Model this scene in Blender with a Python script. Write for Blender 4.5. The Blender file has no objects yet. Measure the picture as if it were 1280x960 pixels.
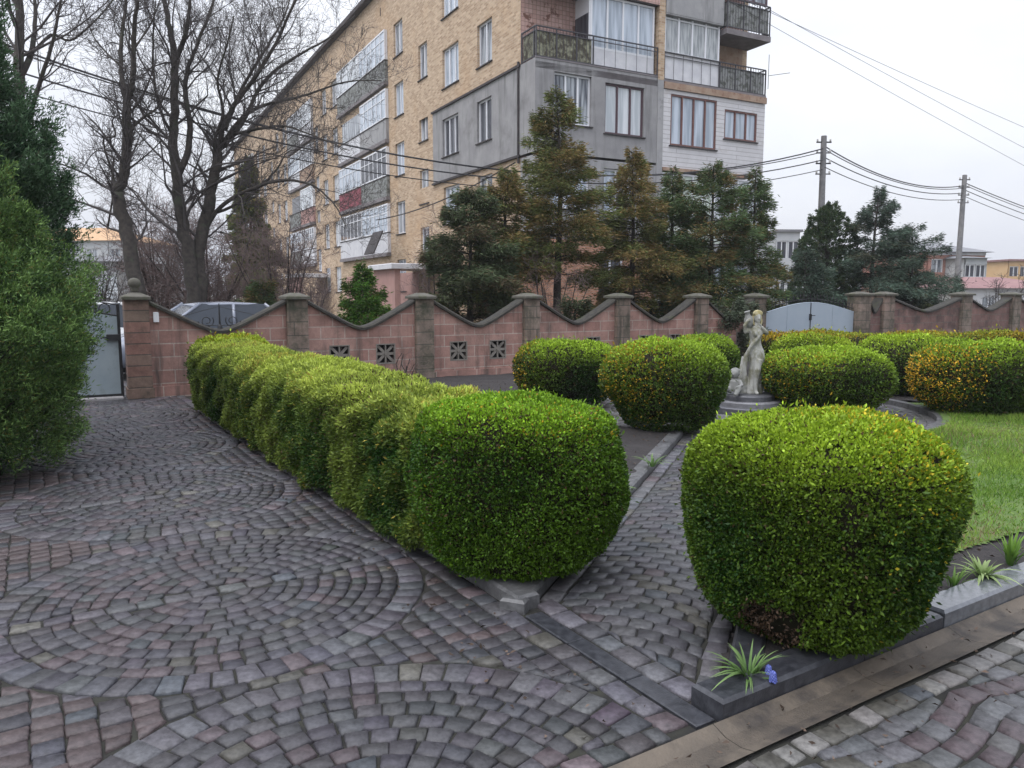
import bpy, bmesh, math, random
import numpy as np
from mathutils import Vector, Matrix
SC = bpy.context.scene
COL = SC.collection
R = math.radians
rnd = random.Random(7)

# ------------------------------------------------------------------ camera
CAM_H, PITCH, FPX = 1.65, R(6.65), 960.0
cd = bpy.data.cameras.new('camera'); cd.sensor_width = 36; cd.lens = 27.0
cd.clip_start = .05; cd.clip_end = 3000
cam = bpy.data.objects.new('camera', cd); COL.objects.link(cam)
cam.location = (0, 0, CAM_H); cam.rotation_euler = (R(90) - PITCH, 0, 0)
SC.camera = cam
_f = np.array([0, math.cos(PITCH), -math.sin(PITCH)]); _u = np.array([0, math.sin(PITCH), math.cos(PITCH)])
def pt(u, v, d):            # photo pixel at a distance along the view axis -> a point of the place
    return np.array([0, 0, CAM_H]) + d*_f + (u-640)/FPX*d*np.array([1., 0, 0]) + (480-v)/FPX*d*_u
def gd(u, v, z=0.0):        # photo pixel -> the ground point it shows
    ray = _f + (u-640)/FPX*np.array([1., 0, 0]) + (480-v)/FPX*_u
    k = (z-CAM_H)/ray[2]
    return np.array([0, 0, CAM_H]) + k*ray

# ------------------------------------------------------------------ object helpers
def tag(o, label=None, cat=None, group=None, kind=None):
    if label: o['label'] = label
    if cat: o['category'] = cat
    if group: o['group'] = group
    if kind: o['kind'] = kind
    return o
def thing(name, label, cat, loc=(0, 0, 0), rz=0, group=None):
    o = bpy.data.objects.new(name, None); COL.objects.link(o)
    o.empty_display_size = .2
    o.location = loc; o.rotation_euler = (0, 0, rz)
    return tag(o, label, cat, group)
def link_mesh(name, me, mats, parent=None):
    if not isinstance(mats, (list, tuple)): mats = [mats]
    for m in mats: me.materials.append(m)
    o = bpy.data.objects.new(name, me); COL.objects.link(o)
    if parent is not None: o.parent = parent
    return o
def copy_tree(o, parent=None):
    c = o.copy(); COL.objects.link(c)
    if parent is not None: c.parent = parent
    for ch in list(o.children): copy_tree(ch, c)
    return c

class MB:
    """collects shapes, links them as one mesh object"""
    def __init__(s): s.v = []; s.f = []; s.m = []; s.c = []
    def add(s, verts, faces, mi=0, col=None):
        b = len(s.v); s.v += [tuple(map(float, p)) for p in verts]
        for f in faces: s.f.append([b+i for i in f]); s.m.append(mi); s.c.append(col)
    def box(s, a, b, mi=0, rot=None, org=None, col=None):
        x0, y0, z0 = a; x1, y1, z1 = b
        P = [(x0,y0,z0),(x1,y0,z0),(x1,y1,z0),(x0,y1,z0),(x0,y0,z1),(x1,y0,z1),(x1,y1,z1),(x0,y1,z1)]
        if rot is not None:
            o = Vector(org) if org is not None else Vector((0, 0, 0))
            P = [tuple(rot @ (Vector(p)-o) + o) for p in P]
        s.add(P, [(0,3,2,1),(4,5,6,7),(0,1,5,4),(1,2,6,5),(2,3,7,6),(3,0,4,7)], mi, col)
    def bbox(s, a, b, bev=.01, mi=0):   # box with chamfered top edges
        x0, y0, z0 = a; x1, y1, z1 = b; e = bev
        P = [(x0,y0,z0),(x1,y0,z0),(x1,y1,z0),(x0,y1,z0),(x0,y0,z1-e),(x1,y0,z1-e),(x1,y1,z1-e),(x0,y1,z1-e),
             (x0+e,y0+e,z1),(x1-e,y0+e,z1),(x1-e,y1-e,z1),(x0+e,y1-e,z1)]
        s.add(P, [(0,3,2,1),(0,1,5,4),(1,2,6,5),(2,3,7,6),(3,0,4,7),(4,5,9,8),(5,6,10,9),(6,7,11,10),(7,4,8,11),(8,9,10,11)], mi)
    def bar(s, p, q, w=.02, h=None, mi=0):   # rectangular bar between two points
        p, q = Vector(p), Vector(q); d = q-p
        if d.length < 1e-6: return
        h = h or w; dz = d.normalized()
        sx = dz.cross(Vector((0, 0, 1)))
        if sx.length < 1e-3: sx = dz.cross(Vector((0, 1, 0)))
        sx.normalize(); sy = sx.cross(dz)
        P = []
        for c in (p, q):
            for a, b in ((-1,-1),(1,-1),(1,1),(-1,1)): P.append(c + sx*(a*w/2) + sy*(b*h/2))
        s.add(P, [(0,3,2,1),(4,5,6,7),(0,1,5,4),(1,2,6,5),(2,3,7,6),(3,0,4,7)], mi)
    def tube(s, pts, rad, n=8, mi=0, cap=True, closed=False):
        pts = [Vector(p) for p in pts]; k = len(pts)
        if not isinstance(rad, (list, tuple)): rad = [rad]*k
        rings = []; up = None; V = []; F = []
        for i in range(k):
            if closed: d = pts[(i+1) % k]-pts[i-1]
            else: d = pts[min(i+1, k-1)]-pts[max(i-1, 0)]
            d.normalize()
            if up is None:
                up = d.cross(Vector((.3, .9, .2)));
                if up.length < 1e-3: up = d.cross(Vector((1, 0, 0)))
            up = (up - d*up.dot(d)).normalized(); sd = d.cross(up)
            for j in range(n):
                a = 2*math.pi*j/n; V.append(pts[i] + (up*math.cos(a)+sd*math.sin(a))*rad[i])
        for i in range(k if closed else k-1):
            i2 = (i+1) % k
            for j in range(n):
                j2 = (j+1) % n; F.append((i*n+j, i*n+j2, i2*n+j2, i2*n+j))
        if cap and not closed:
            F.append(tuple(range(n-1, -1, -1))); F.append(tuple((k-1)*n+j for j in range(n)))
        s.add(V, F, mi)
    def lathe(s, prof, c=(0, 0, 0), n=20, mi=0, axis='z', sx=1, sy=1):
        V = []; F = []; k = len(prof)
        for r, z in prof:
            for j in range(n):
                a = 2*math.pi*j/n; x, y = r*math.cos(a)*sx, r*math.sin(a)*sy
                if axis == 'z': V.append((c[0]+x, c[1]+y, c[2]+z))
                else: V.append((c[0]+x, c[1]+z, c[2]+y))
        for i in range(k-1):
            for j in range(n):
                j2 = (j+1) % n; F.append((i*n+j, i*n+j2, (i+1)*n+j2, (i+1)*n+j))
        F.append(tuple(range(n-1, -1, -1))); F.append(tuple((k-1)*n+j for j in range(n)))
        s.add(V, F, mi)
    def prism(s, poly, z0, z1, mi=0, plane='xy'):
        n = len(poly); V = []
        for z in (z0, z1):
            for a, b in poly: V.append((a, b, z) if plane == 'xy' else (a, z, b))
        F = [tuple(range(n-1, -1, -1)), tuple(range(n, 2*n))] + [(i, (i+1) % n, n+(i+1) % n, n+i) for i in range(n)]
        s.add(V, F, mi)
    def wall(s, x0, x1, z0, z1, y, holes, depth=.15, mi=0, mir=None, axis='x'):
        """sheet at y with rectangular openings (x0,x1,z0,z1) and their reveals; axis 'y' turns it so that its run is along y at x=y"""
        mir = mi if mir is None else mir
        xs = sorted({x0, x1} | {h[i] for h in holes for i in (0, 1) if x0 < h[i] < x1})
        zs = sorted({z0, z1} | {h[i] for h in holes for i in (2, 3) if z0 < h[i] < z1})
        P = (lambda a, d, z: (a, y+d, z)) if axis == 'x' else (lambda a, d, z: (y+d, a, z))
        for i in range(len(xs)-1):
            for j in range(len(zs)-1):
                cx, cz = (xs[i]+xs[i+1])/2, (zs[j]+zs[j+1])/2
                if any(h[0] < cx < h[1] and h[2] < cz < h[3] for h in holes): continue
                s.add([P(xs[i],0,zs[j]), P(xs[i+1],0,zs[j]), P(xs[i+1],0,zs[j+1]), P(xs[i],0,zs[j+1])], [(0,1,2,3)], mi)
        for a, b, c, d in holes:
            q = [(a, c), (b, c), (b, d), (a, d)]
            for k in range(4):
                (u0, w0), (u1, w1) = q[k], q[(k+1) % 4]
                s.add([P(u0,0,w0), P(u0,depth,w0), P(u1,depth,w1), P(u1,0,w1)], [(0,1,2,3)], mir)
    def build(s, name, mats, parent=None, smooth=False):
        me = bpy.data.meshes.new(name); me.from_pydata(s.v, [], s.f)
        me.polygons.foreach_set('material_index', s.m)
        if smooth: me.polygons.foreach_set('use_smooth', [True]*len(s.f))
        if any(c is not None for c in s.c):
            at = me.color_attributes.new('tone', 'FLOAT_COLOR', 'POINT')
            arr = np.ones((len(s.v), 4), np.float32)
            for f, c in zip(s.f, s.c):
                if c is not None:
                    for i in f: arr[i, :3] = c
            at.data.foreach_set('color', arr.ravel())
        me.update()
        return link_mesh(name, me, mats, parent)

def array_mesh(name, V, Q, cols=None, smooth=False):
    """fast mesh from numpy arrays; Q is (n,k) polygons of k corners"""
    V = np.asarray(V, np.float32); Q = np.asarray(Q, np.int32); n, k = Q.shape
    me = bpy.data.meshes.new(name)
    me.vertices.add(len(V)); me.vertices.foreach_set('co', V.ravel())
    me.loops.add(n*k); me.loops.foreach_set('vertex_index', Q.ravel())
    me.polygons.add(n); me.polygons.foreach_set('loop_start', np.arange(0, n*k, k, dtype=np.int32))
    if smooth: me.polygons.foreach_set('use_smooth', np.ones(n, bool))
    if cols is not None:
        at = me.color_attributes.new('tone', 'FLOAT_COLOR', 'POINT')
        c4 = np.ones((len(V), 4), np.float32); c4[:, :3] = cols
        at.data.foreach_set('color', c4.ravel())
    me.update(calc_edges=True)
    return me

# ------------------------------------------------------------------ noise (numpy)
def nz(p, freq, seed):      # smooth noise about -1..1
    g = np.random.default_rng(seed); out = np.zeros(len(p))
    for i in range(7):
        k = g.normal(size=3); k /= np.linalg.norm(k); k *= freq*g.uniform(.7, 1.6)
        out += np.sin(p @ k + g.uniform(0, 6.28))
    return out/2.6
def unit(a): return a/np.maximum(np.linalg.norm(a, axis=-1, keepdims=True), 1e-9)

# ------------------------------------------------------------------ materials
def newmat(name):
    m = bpy.data.materials.new(name); m.use_nodes = True
    nt = m.node_tree; b = nt.nodes['Principled BSDF']; return m, nt, b
def N(nt, t, **kw):
    n = nt.nodes.new(t)
    for k, v in kw.items():
        if k in n.inputs: n.inputs[k].default_value = v
        else: setattr(n, k, v)
    return n
def mix(nt, fac, a, b, mode='MIX'):
    n = nt.nodes.new('ShaderNodeMix'); n.data_type = 'RGBA'; n.blend_type = mode
    for sock, val in ((n.inputs[0], fac), (n.inputs[6], a), (n.inputs[7], b)):
        if hasattr(val, 'is_output'): nt.links.new(val, sock)
        elif isinstance(val, (int, float)): sock.default_value = val
        else: sock.default_value = (*val[:3], 1)
    return n.outputs[2]
def ramp(nt, fac, p0, p1):
    n = N(nt, 'ShaderNodeMapRange'); n.inputs[1].default_value = p0; n.inputs[2].default_value = p1
    nt.links.new(fac, n.inputs[0]); return n.outputs[0]
def noise(nt, scale, detail=5, rough=.6, vec=None):
    n = N(nt, 'ShaderNodeTexNoise', Scale=scale, Detail=detail, Roughness=rough)
    if vec is None:
        tc = N(nt, 'ShaderNodeTexCoord'); vec = tc.outputs['Object']
    nt.links.new(vec, n.inputs['Vector']); return n.outputs['Fac']
def bump(nt, b, h, strength=.3, dist=.01):
    n = N(nt, 'ShaderNodeBump', Strength=strength, Distance=dist)
    nt.links.new(h, n.inputs['Height']); nt.links.new(n.outputs[0], b.inputs['Normal'])
def mat(name, c1, c2=None, scale=6, rough=.8, metal=0, spec=.5, bmp=.0, bscale=40, lo=.35, hi=.65, c3=None, s3=1.5, lo3=.55, hi3=.7, streak=None):
    m, nt, b = newmat(name)
    b.inputs['Roughness'].default_value = rough; b.inputs['Metallic'].default_value = metal
    b.inputs['Specular IOR Level'].default_value = spec
    col = None
    if c2 is None: b.inputs['Base Color'].default_value = (*c1, 1)
    else:
        col = mix(nt, ramp(nt, noise(nt, scale), lo, hi), c1, c2)
        if c3 is not None: col = mix(nt, ramp(nt, noise(nt, s3, 6, .65), lo3, hi3), col, c3)
        if streak is not None:
            tc = N(nt, 'ShaderNodeTexCoord'); mp = N(nt, 'ShaderNodeMapping'); mp.inputs['Scale'].default_value = (3, 3, .3); nt.links.new(tc.outputs['Object'], mp.inputs[0])
            col = mix(nt, ramp(nt, noise(nt, 1.0, 6, .65, mp.outputs[0]), .52, .74), col, streak)
        nt.links.new(col, b.inputs['Base Color'])
    if bmp: bump(nt, b, noise(nt, bscale), bmp, .01)
    return m
def tone_mat(name, rough=.6, trans=0.0, spec=.35, nscale=0, namt=.3, bmp=0, bscale=60):
    """colour from the mesh's own per-piece 'tone' attribute"""
    m, nt, b = newmat(name)
    at = N(nt, 'ShaderNodeAttribute', attribute_name='tone'); c = at.outputs['Color']
    if nscale:
        f = ramp(nt, noise(nt, nscale, 6, .7), .3, .7)
        dk = N(nt, 'ShaderNodeMix', data_type='RGBA', blend_type='MULTIPLY'); dk.inputs[0].default_value = 1
        g = mix(nt, f, (1-namt,)*3, (1+namt,)*3)
        nt.links.new(c, dk.inputs[6]); nt.links.new(g, dk.inputs[7]); c = dk.outputs[2]
    nt.links.new(c, b.inputs['Base Color']); b.inputs['Roughness'].default_value = rough
    b.inputs['Specular IOR Level'].default_value = spec
    if bmp: bump(nt, b, noise(nt, bscale), bmp, .008)
    if trans:
        tr = N(nt, 'ShaderNodeBsdfTranslucent'); nt.links.new(c, tr.inputs['Color'])
        mx = N(nt, 'ShaderNodeMixShader'); mx.inputs[0].default_value = trans
        out = nt.nodes['Material Output']
        nt.links.new(b.outputs[0], mx.inputs[1]); nt.links.new(tr.outputs[0], mx.inputs[2]); nt.links.new(mx.outputs[0], out.inputs[0])
    return m
def brick_mat(name, c1, c2, mortar, bw, bh, ms, rough=.85, stain=None, stain_scale=1.2, lo=.52, hi=.72, squash=1, bias=0, off=.5, bmp=.4, vary=.35, streak=None):
    """blocks laid on vertical faces: u = x+y of the object, v = z"""
    m, nt, b = newmat(name)
    tc = N(nt, 'ShaderNodeTexCoord'); sp = N(nt, 'ShaderNodeSeparateXYZ'); nt.links.new(tc.outputs['Object'], sp.inputs[0])
    ad = N(nt, 'ShaderNodeMath', operation='ADD'); nt.links.new(sp.outputs[0], ad.inputs[0]); nt.links.new(sp.outputs[1], ad.inputs[1])
    cb = N(nt, 'ShaderNodeCombineXYZ'); nt.links.new(ad.outputs[0], cb.inputs[0]); nt.links.new(sp.outputs[2], cb.inputs[1])
    bt = N(nt, 'ShaderNodeTexBrick', Scale=1.0); bt.offset = off
    bt.inputs['Brick Width'].default_value = bw; bt.inputs['Row Height'].default_value = bh
    bt.inputs['Mortar Size'].default_value = ms; bt.inputs['Bias'].default_value = bias; bt.inputs['Mortar Smooth'].default_value = .2
    bt.inputs['Color1'].default_value = (*c1, 1); bt.inputs['Color2'].default_value = (*c2, 1); bt.inputs['Mortar'].default_value = (*mortar, 1)
    nt.links.new(cb.outputs[0], bt.inputs['Vector'])
    col = bt.outputs['Color']
    if vary: col = mix(nt, 1.0, col, mix(nt, ramp(nt, noise(nt, 3.0, 8, .75), .3, .7), (1-vary,)*3, (1+vary*.6,)*3), 'MULTIPLY')
    if stain is not None: col = mix(nt, ramp(nt, noise(nt, stain_scale, 8, .7), lo, hi), col, stain)
    if streak is not None:
        mp = N(nt, 'ShaderNodeMapping'); mp.inputs['Scale'].default_value = (5, 5, .55); nt.links.new(tc.outputs['Object'], mp.inputs[0])
        col = mix(nt, ramp(nt, noise(nt, 1.0, 6, .65, mp.outputs[0]), .53, .72), col, streak)
    nt.links.new(col, b.inputs['Base Color']); b.inputs['Roughness'].default_value = rough; b.inputs['Specular IOR Level'].default_value = .3
    mm = N(nt, 'ShaderNodeMath', operation='SUBTRACT'); nt.links.new(noise(nt, 30), mm.inputs[0]); nt.links.new(bt.outputs['Fac'], mm.inputs[1])
    if bmp: bump(nt, b, mm.outputs[0], bmp, .012)
    return m
def glass_mat(name, c, c2, scale=1.4, rough=.06, stretch=4, spec=.8):
    """window pane with what hangs behind it: opaque, glossy, curtain folds as colour bands"""
    m, nt, b = newmat(name)
    tc = N(nt, 'ShaderNodeTexCoord'); mp = N(nt, 'ShaderNodeMapping'); mp.inputs['Scale'].default_value = (stretch, stretch, .35)
    nt.links.new(tc.outputs['Object'], mp.inputs[0])
    col = mix(nt, ramp(nt, noise(nt, scale, 3, .5, mp.outputs[0]), .38, .62), c, c2)
    nt.links.new(col, b.inputs['Base Color']); b.inputs['Roughness'].default_value = rough; b.inputs['Specular IOR Level'].default_value = spec
    return m
# ------------------------------------------------------------------ layout of the yard
E_P = np.array([.848, .530]); E_T = np.array([-.530, .848]); ORG = np.array([.06, 3.82])
def W(p, t): return ORG + p*E_P + t*E_T            # p across the drive, t along it
def W3(p, t, z=0): q = W(p, t); return (q[0], q[1], z)
A_PATH = R(21); PD = np.array([math.sin(A_PATH), math.cos(A_PATH)]); PN = np.array([PD[1], -PD[0]])
TIP1 = W(0, 0); TIP2 = np.array([.80, 2.80])
ROUND_C = np.array([3.3, 10.9]); ROUND_R = 2.45
L2D = E_P.copy(); L2N = -E_T                       # second kerb runs along L2D
WALL_A = np.array([-6.0, 12.3]); WALL_TH = R(30)

M_ground = mat('ground_earth', (.10, .085, .07), (.07, .085, .045), 3, .95, bmp=.4, bscale=30)
M_mortar = mat('joint_sand', (.010, .009, .009), (.024, .024, .016), 9, .95, bmp=.3, bscale=90)
M_sett = tone_mat('granite_sett', rough=.44, spec=.38, nscale=34, namt=.48, bmp=.35, bscale=110)
M_kerb = mat('kerb_granite', (.070, .070, .072), (.125, .125, .128), 22, .48, bmp=.25, bscale=90, c3=(.05, .05, .052), s3=4)
M_kerb2 = mat('dark_kerb_granite', (.022, .023, .028), (.050, .052, .060), 22, .30, bmp=.2, bscale=90)
M_kerb3 = mat('wet_kerb_granite', (.085, .09, .10), (.13, .137, .15), 22, .16, spec=.9, bmp=.08, bscale=90)
M_gutter = mat('gutter_concrete', (.120, .097, .073), (.085, .070, .054), 5, .75, bmp=.6, bscale=60, c3=(.030, .025, .022), s3=2.6, lo3=.48, hi3=.64)
M_soil = mat('garden_soil', (.014, .012, .012), (.030, .025, .024), 18, .95, bmp=.8, bscale=60)
M_lawn = mat('lawn_turf', (.10, .15, .035), (.065, .12, .02), 6, .95, bmp=.6, bscale=60, c3=(.13, .11, .05), s3=2.5)
M_street = mat('street_asphalt', (.06, .06, .062), (.09, .09, .09), 8, .8, bmp=.3, bscale=80)

b = MB(); b.add([(-400, -60, -.03), (400, -60, -.03), (400, 900, -.03), (-400, 900, -.03)], [(0, 1, 2, 3)])
tag(b.build('ground', M_ground), kind='structure')
b = MB(); q = [(-9, -1.5), (6, -1.5), (9, 11), (9, 14), (3, 16), (-9, 12)]
b.add([(x, y, -.014) for x, y in q], [tuple(range(len(q)))]); tag(b.build('paving_base', M_mortar), kind='structure')
wd = np.array([math.cos(WALL_TH), math.sin(WALL_TH)]); wn = np.array([-wd[1], wd[0]])
b = MB(); q = [WALL_A+wd*(-40)+wn*.6, WALL_A+wd*60+wn*.6, WALL_A+wd*60+wn*9, WALL_A+wd*(-40)+wn*9]
b.add([(x, y, -.02) for x, y in q], [(0, 1, 2, 3)]); tag(b.build('street', M_street), kind='structure')

g = np.random.default_rng(3)
def sett_tones(n, seed, pink=.06, ochre=.04, base=(.046, .0438, .0485)):
    g = np.random.default_rng(seed)
    c = np.array(base)[None]*g.uniform(.70, 1.30, (n, 1)); c += g.normal(0, .0015, (n, 3))
    k = g.random(n)
    pk = k < pink; c[pk] = np.array([.064, .050, .054])*g.uniform(.8, 1.2, (pk.sum(), 1))
    oc = (k > pink) & (k < pink+ochre); c[oc] = np.array([.060, .057, .049])*g.uniform(.8, 1.2, (oc.sum(), 1))
    bl = k > .985; c[bl] = np.array([.048, .053, .060])
    return np.clip(c, .015, .5)
def setts_mesh(name, quads, cols, gap=.0034, bev=.006, z=0.0, seed=0, jit=.0045):
    g = np.random.default_rng(seed+11)
    Q = np.asarray(quads, float); n = len(Q)
    Q = Q + g.normal(0, jit, Q.shape)
    c = Q.mean(1, keepdims=True); d = Q-c; L = np.maximum(np.linalg.norm(d, axis=2, keepdims=True), .02)
    o = c + d*np.clip(1-gap*1.5/L, .5, 1); o2 = c + d*np.clip(1-(gap*1.5+bev*1.5)/L, .35, 1)
    zt = z + g.normal(0, .0022, (n, 1)) + (d @ g.normal(0, 1, 2))[:, :]*0 + np.einsum('nkd,nd->nk', d, g.normal(0, .020, (n, 2)))
    V = np.zeros((n, 12, 3))
    V[:, 0:4, :2] = o2; V[:, 0:4, 2] = zt
    V[:, 4:8, :2] = o; V[:, 4:8, 2] = zt-.009
    V[:, 8:12, :2] = o; V[:, 8:12, 2] = z-.03
    F = [(0, 1, 2, 3)] + [(4+i, 4+(i+1) % 4, (i+1) % 4, i) for i in range(4)] + [(8+i, 8+(i+1) % 4, 4+(i+1) % 4, 4+i) for i in range(4)]
    Fa = (np.array(F)[None]+np.arange(n)[:, None, None]*12).reshape(-1, 4)
    # make every sett face upwards
    ar = np.cross(Q[:, 1]-Q[:, 0], Q[:, 2]-Q[:, 0])
    Fa = Fa.reshape(n, 9, 4); Fa[ar < 0] = Fa[ar < 0][:, :, ::-1]; Fa = Fa.reshape(-1, 4)
    me = array_mesh(name, V.reshape(-1, 3), Fa, np.repeat(cols, 12, 0))
    return link_mesh(name, me, M_sett)

# --- the drive: touching rings of setts, each crossed by a straight pale row
RC, PC, TC0, STEP = 1.15, -1.27, -1.18, 2.38
cent = [(PC, TC0+STEP*k) for k in range(0, 6)]
qd, cl, fl = [], [], []
T_L2 = -1.235
def keep(quad): return np.mean([q[1] for q in quad]) > T_L2+.01
for ci, (cp, ct) in enumerate(cent):
    r = .10; ring = 0
    while r < RC-.01:
        w = .090 if r+.20 < RC else (RC-r if RC-r < .16 else .105)
        n = max(7, int(round(2*math.pi*(r+w/2)/.104))); ph = rnd.random()*6.28
        last = r+w > RC-.02
        for i in range(n):
            a0, a1 = ph+2*math.pi*i/n, ph+2*math.pi*(i+1)/n
            quad = [[cp+rr*math.cos(a), ct+rr*math.sin(a)] for rr, a in ((r, a0), (r+w, a0), (r+w, a1), (r, a1))]
            cy = np.mean([q[1] for q in quad])-ct
            sgn = 1 if cy > 0 else -1
            if abs(cy) < .04: continue
            for q in quad:
                if (q[1]-ct)*sgn < .052: q[1] = ct+sgn*.052
            if keep(quad): qd.append(quad); fl.append(2 if last else 0)
        r += w
    n = 10
    x = -2.40
    while x < -.13:
        w = rnd.uniform(.12, .16)
        quad = [[x, ct-.048], [min(x+w, -.13), ct-.048], [min(x+w, -.13), ct+.048], [x, ct+.048]]
        if keep(quad): qd.append(quad); fl.append(1)
        x += w
# grid of setts in the corners outside the rings
ps = np.arange(-2.40, -.14, .1132)
for p0 in ps:
    t = T_L2-.05
    while t < 13:
        h = rnd.uniform(.085, .112)
        quad = np.array([[p0, t], [p0+.1132, t], [p0+.1132, t+h], [p0, t+h]])
        cpx = quad.mean(0); t += h
        ok = True
        for cp, ct in cent:
            if abs(cpx[1]-ct) < .085: ok = False
        if not ok: continue
        for cp, ct in cent:
            dv = quad-np.array([cp, ct]); rr = np.linalg.norm(dv, axis=1)
            if (rr > RC).sum() == 0: ok = False; break
            ins = rr < RC+.004
            quad[ins] = np.array([cp, ct]) + dv[ins]/rr[ins][:, None]*(RC+.006)
            quad[:, 1] = np.where(np.abs(quad[:, 1]-ct) < .05, ct+np.sign(cpx[1]-ct)*.05, quad[:, 1])
        if not ok: continue
        a = .5*abs(np.dot(quad[:, 0], np.roll(quad[:, 1], 1))-np.dot(quad[:, 1], np.roll(quad[:, 0], 1)))
        if a < .004 or not keep(quad): continue
        qd.append(quad.tolist()); fl.append(3)
t = T_L2-.1                                        # border rows beside the kerb line and at the far side
while t < 13:
    h = rnd.uniform(.12, .17)
    for a0, a1, f in ((-.128, -.01, 1), (-2.55, -2.41, 4)):
        quad = [[a0, t], [a1, t], [a1, t+h], [a0, t+h]]
        if keep(quad): qd.append(quad); fl.append(f)
    t += h
qd = np.array(qd); fl = np.array(fl)
tones = sett_tones(len(qd), 5, .05, .03)
tones[fl == 1] *= 1.40; tones[fl == 2] *= 1.42
pinkzone = (fl == 3) | (fl == 4)
g = np.random.default_rng(9)
pk = pinkzone & (g.random(len(fl)) < np.where(qd[:, :, 0].mean(1) < -1.7, .62, .12))
tones[pk] = np.array([.064, .049, .049])*g.uniform(.75, 1.25, (pk.sum(), 1))
pk2 = (fl == 0) & (qd[:, :, 0].mean(1) < -1.3) & (g.random(len(fl)) < .22)
tones[pk2] = np.array([.062, .049, .053])*g.uniform(.8, 1.2, (pk2.sum(), 1))
wxy = ORG + qd[:, :, :1]*E_P + qd[:, :, 1:]*E_T
tag(setts_mesh('drive_paving', wxy, tones, seed=1), kind='structure')

# --- the garden path, rows of small setts in shallow arcs
qd, fl = [], []
PW = float(np.dot(TIP2-TIP1, PN))-.03
A0 = np.dot(TIP1, PD)
nb = 6; bw = (PW-.24)/nb
def arc(bn): return .11*(1-((bn-.5)/.5)**2)
a = -1.3; row = 0
while a < 6.9:
    off = (row % 2)*.5
    for j in range(-1, nb+1):
        b0, b1 = max(0, (j+off)/nb), min(1, (j+1+off)/nb)
        if b1-b0 < .05: continue
        quad = []
        for bn, aa in ((b0, a), (b1, a), (b1, a+.105), (b0, a+.105)):
            quad.append(TIP1 + PD*(aa+arc((bn*3) % 1 if False else bn)) + PN*(.13+bn*(PW-.24)))
        quad = np.array(quad)
        rel = (quad-ORG) @ np.stack([E_P, E_T], 1)
        if rel[:, 0].max() < .285 or rel[:, 1].max() < T_L2+.02: continue
        rel[:, 0] = np.maximum(rel[:, 0], .242); rel[:, 1] = np.maximum(rel[:, 1], T_L2+.02); quad = ORG+rel[:, :1]*E_P+rel[:, 1:]*E_T
        if np.linalg.norm(quad.mean(0)-ROUND_C) < ROUND_R: continue
        qd.append(quad); fl.append(0)
    a += .105; row += 1
for b0, b1 in ((.01, .12), (PW-.10, PW)):
    a = -1.2
    while a < 6.9:
        h = rnd.uniform(.15, .21)
        quad = np.array([TIP1+PD*aa+PN*bb for aa, bb in ((a, b0), (a, b1), (a+h, b1), (a+h, b0))]); a += h
        rel = (quad-ORG) @ np.stack([E_P, E_T], 1)
        if rel[:, 0].min() < .12 or np.linalg.norm(quad.mean(0)-ROUND_C) < ROUND_R: continue
        qd.append(quad); fl.append(1)
t = T_L2+.02
while t < .05:
    h = rnd.uniform(.14, .18)
    qd.append(np.array([W(.115, t), W(.235, t), W(.235, t+h), W(.115, t+h)])); fl.append(1); t += h
fl = np.array(fl); tones = sett_tones(len(qd), 6, .03, .05, (.058, .057, .062)); tones[fl == 1] *= 1.4
tag(setts_mesh('path_paving', np.array(qd), tones, seed=2, gap=.0036), kind='structure')

# --- paved round about the statue
qd = []
r = .3
while r < ROUND_R-.02:
    n = int(2*math.pi*r/.15); ph = rnd.random()
    for i in range(n):
        a0, a1 = ph+2*math.pi*i/n, ph+2*math.pi*(i+1)/n
        qd.append([[ROUND_C[0]+rr*math.cos(a), ROUND_C[1]+rr*math.sin(a)] for rr, a in ((r, a0), (r+.12, a0), (r+.12, a1), (r, a1))])
    r += .12
tag(setts_mesh('round_paving', np.array(qd), sett_tones(len(qd), 8, .03, .05, (.100, .098, .10)), seed=3), kind='structure')

# --- paving on the near right, beyond the gutter: a straight row, then wavy arcs
qd, fl = [], []
def L2(s, q): return TIP2 + L2D*s + L2N*q          # s along the kerb, q towards the camera
s = -1.5
while s < 5:
    h = rnd.uniform(.10, .14); qd.append([L2(s, .215), L2(s+h, .215), L2(s+h, .32), L2(s, .32)]); fl.append(1); s += h
row = 0
q = .22
while q < 2.6:
    s = -.6 + (row % 2)*.06
    while s < 5:
        h = rnd.uniform(.115, .14)
        f = lambda ss: .10*abs(math.sin(ss*math.pi/1.05))
        qq = [max(.325, v) for v in (q+f(s), q+f(s+h), q+.105+f(s+h), q+.105+f(s))]
        quad = [L2(s, qq[0]), L2(s+h, qq[1]), L2(s+h, qq[2]), L2(s, qq[3])]
        if qq[2]+qq[3]-qq[0]-qq[1] > .05: qd.append(quad); fl.append(0)
        s += h
    q += .105; row += 1
fl = np.array(fl); tones = sett_tones(len(qd), 12, .18, .06, (.074, .075, .078)); tones[fl == 1] = sett_tones((fl == 1).sum(), 4, 0, .3, (.118, .112, .106))
o = setts_mesh('walk_paving', np.array(qd), tones, seed=4); tag(o, kind='structure')
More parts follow.
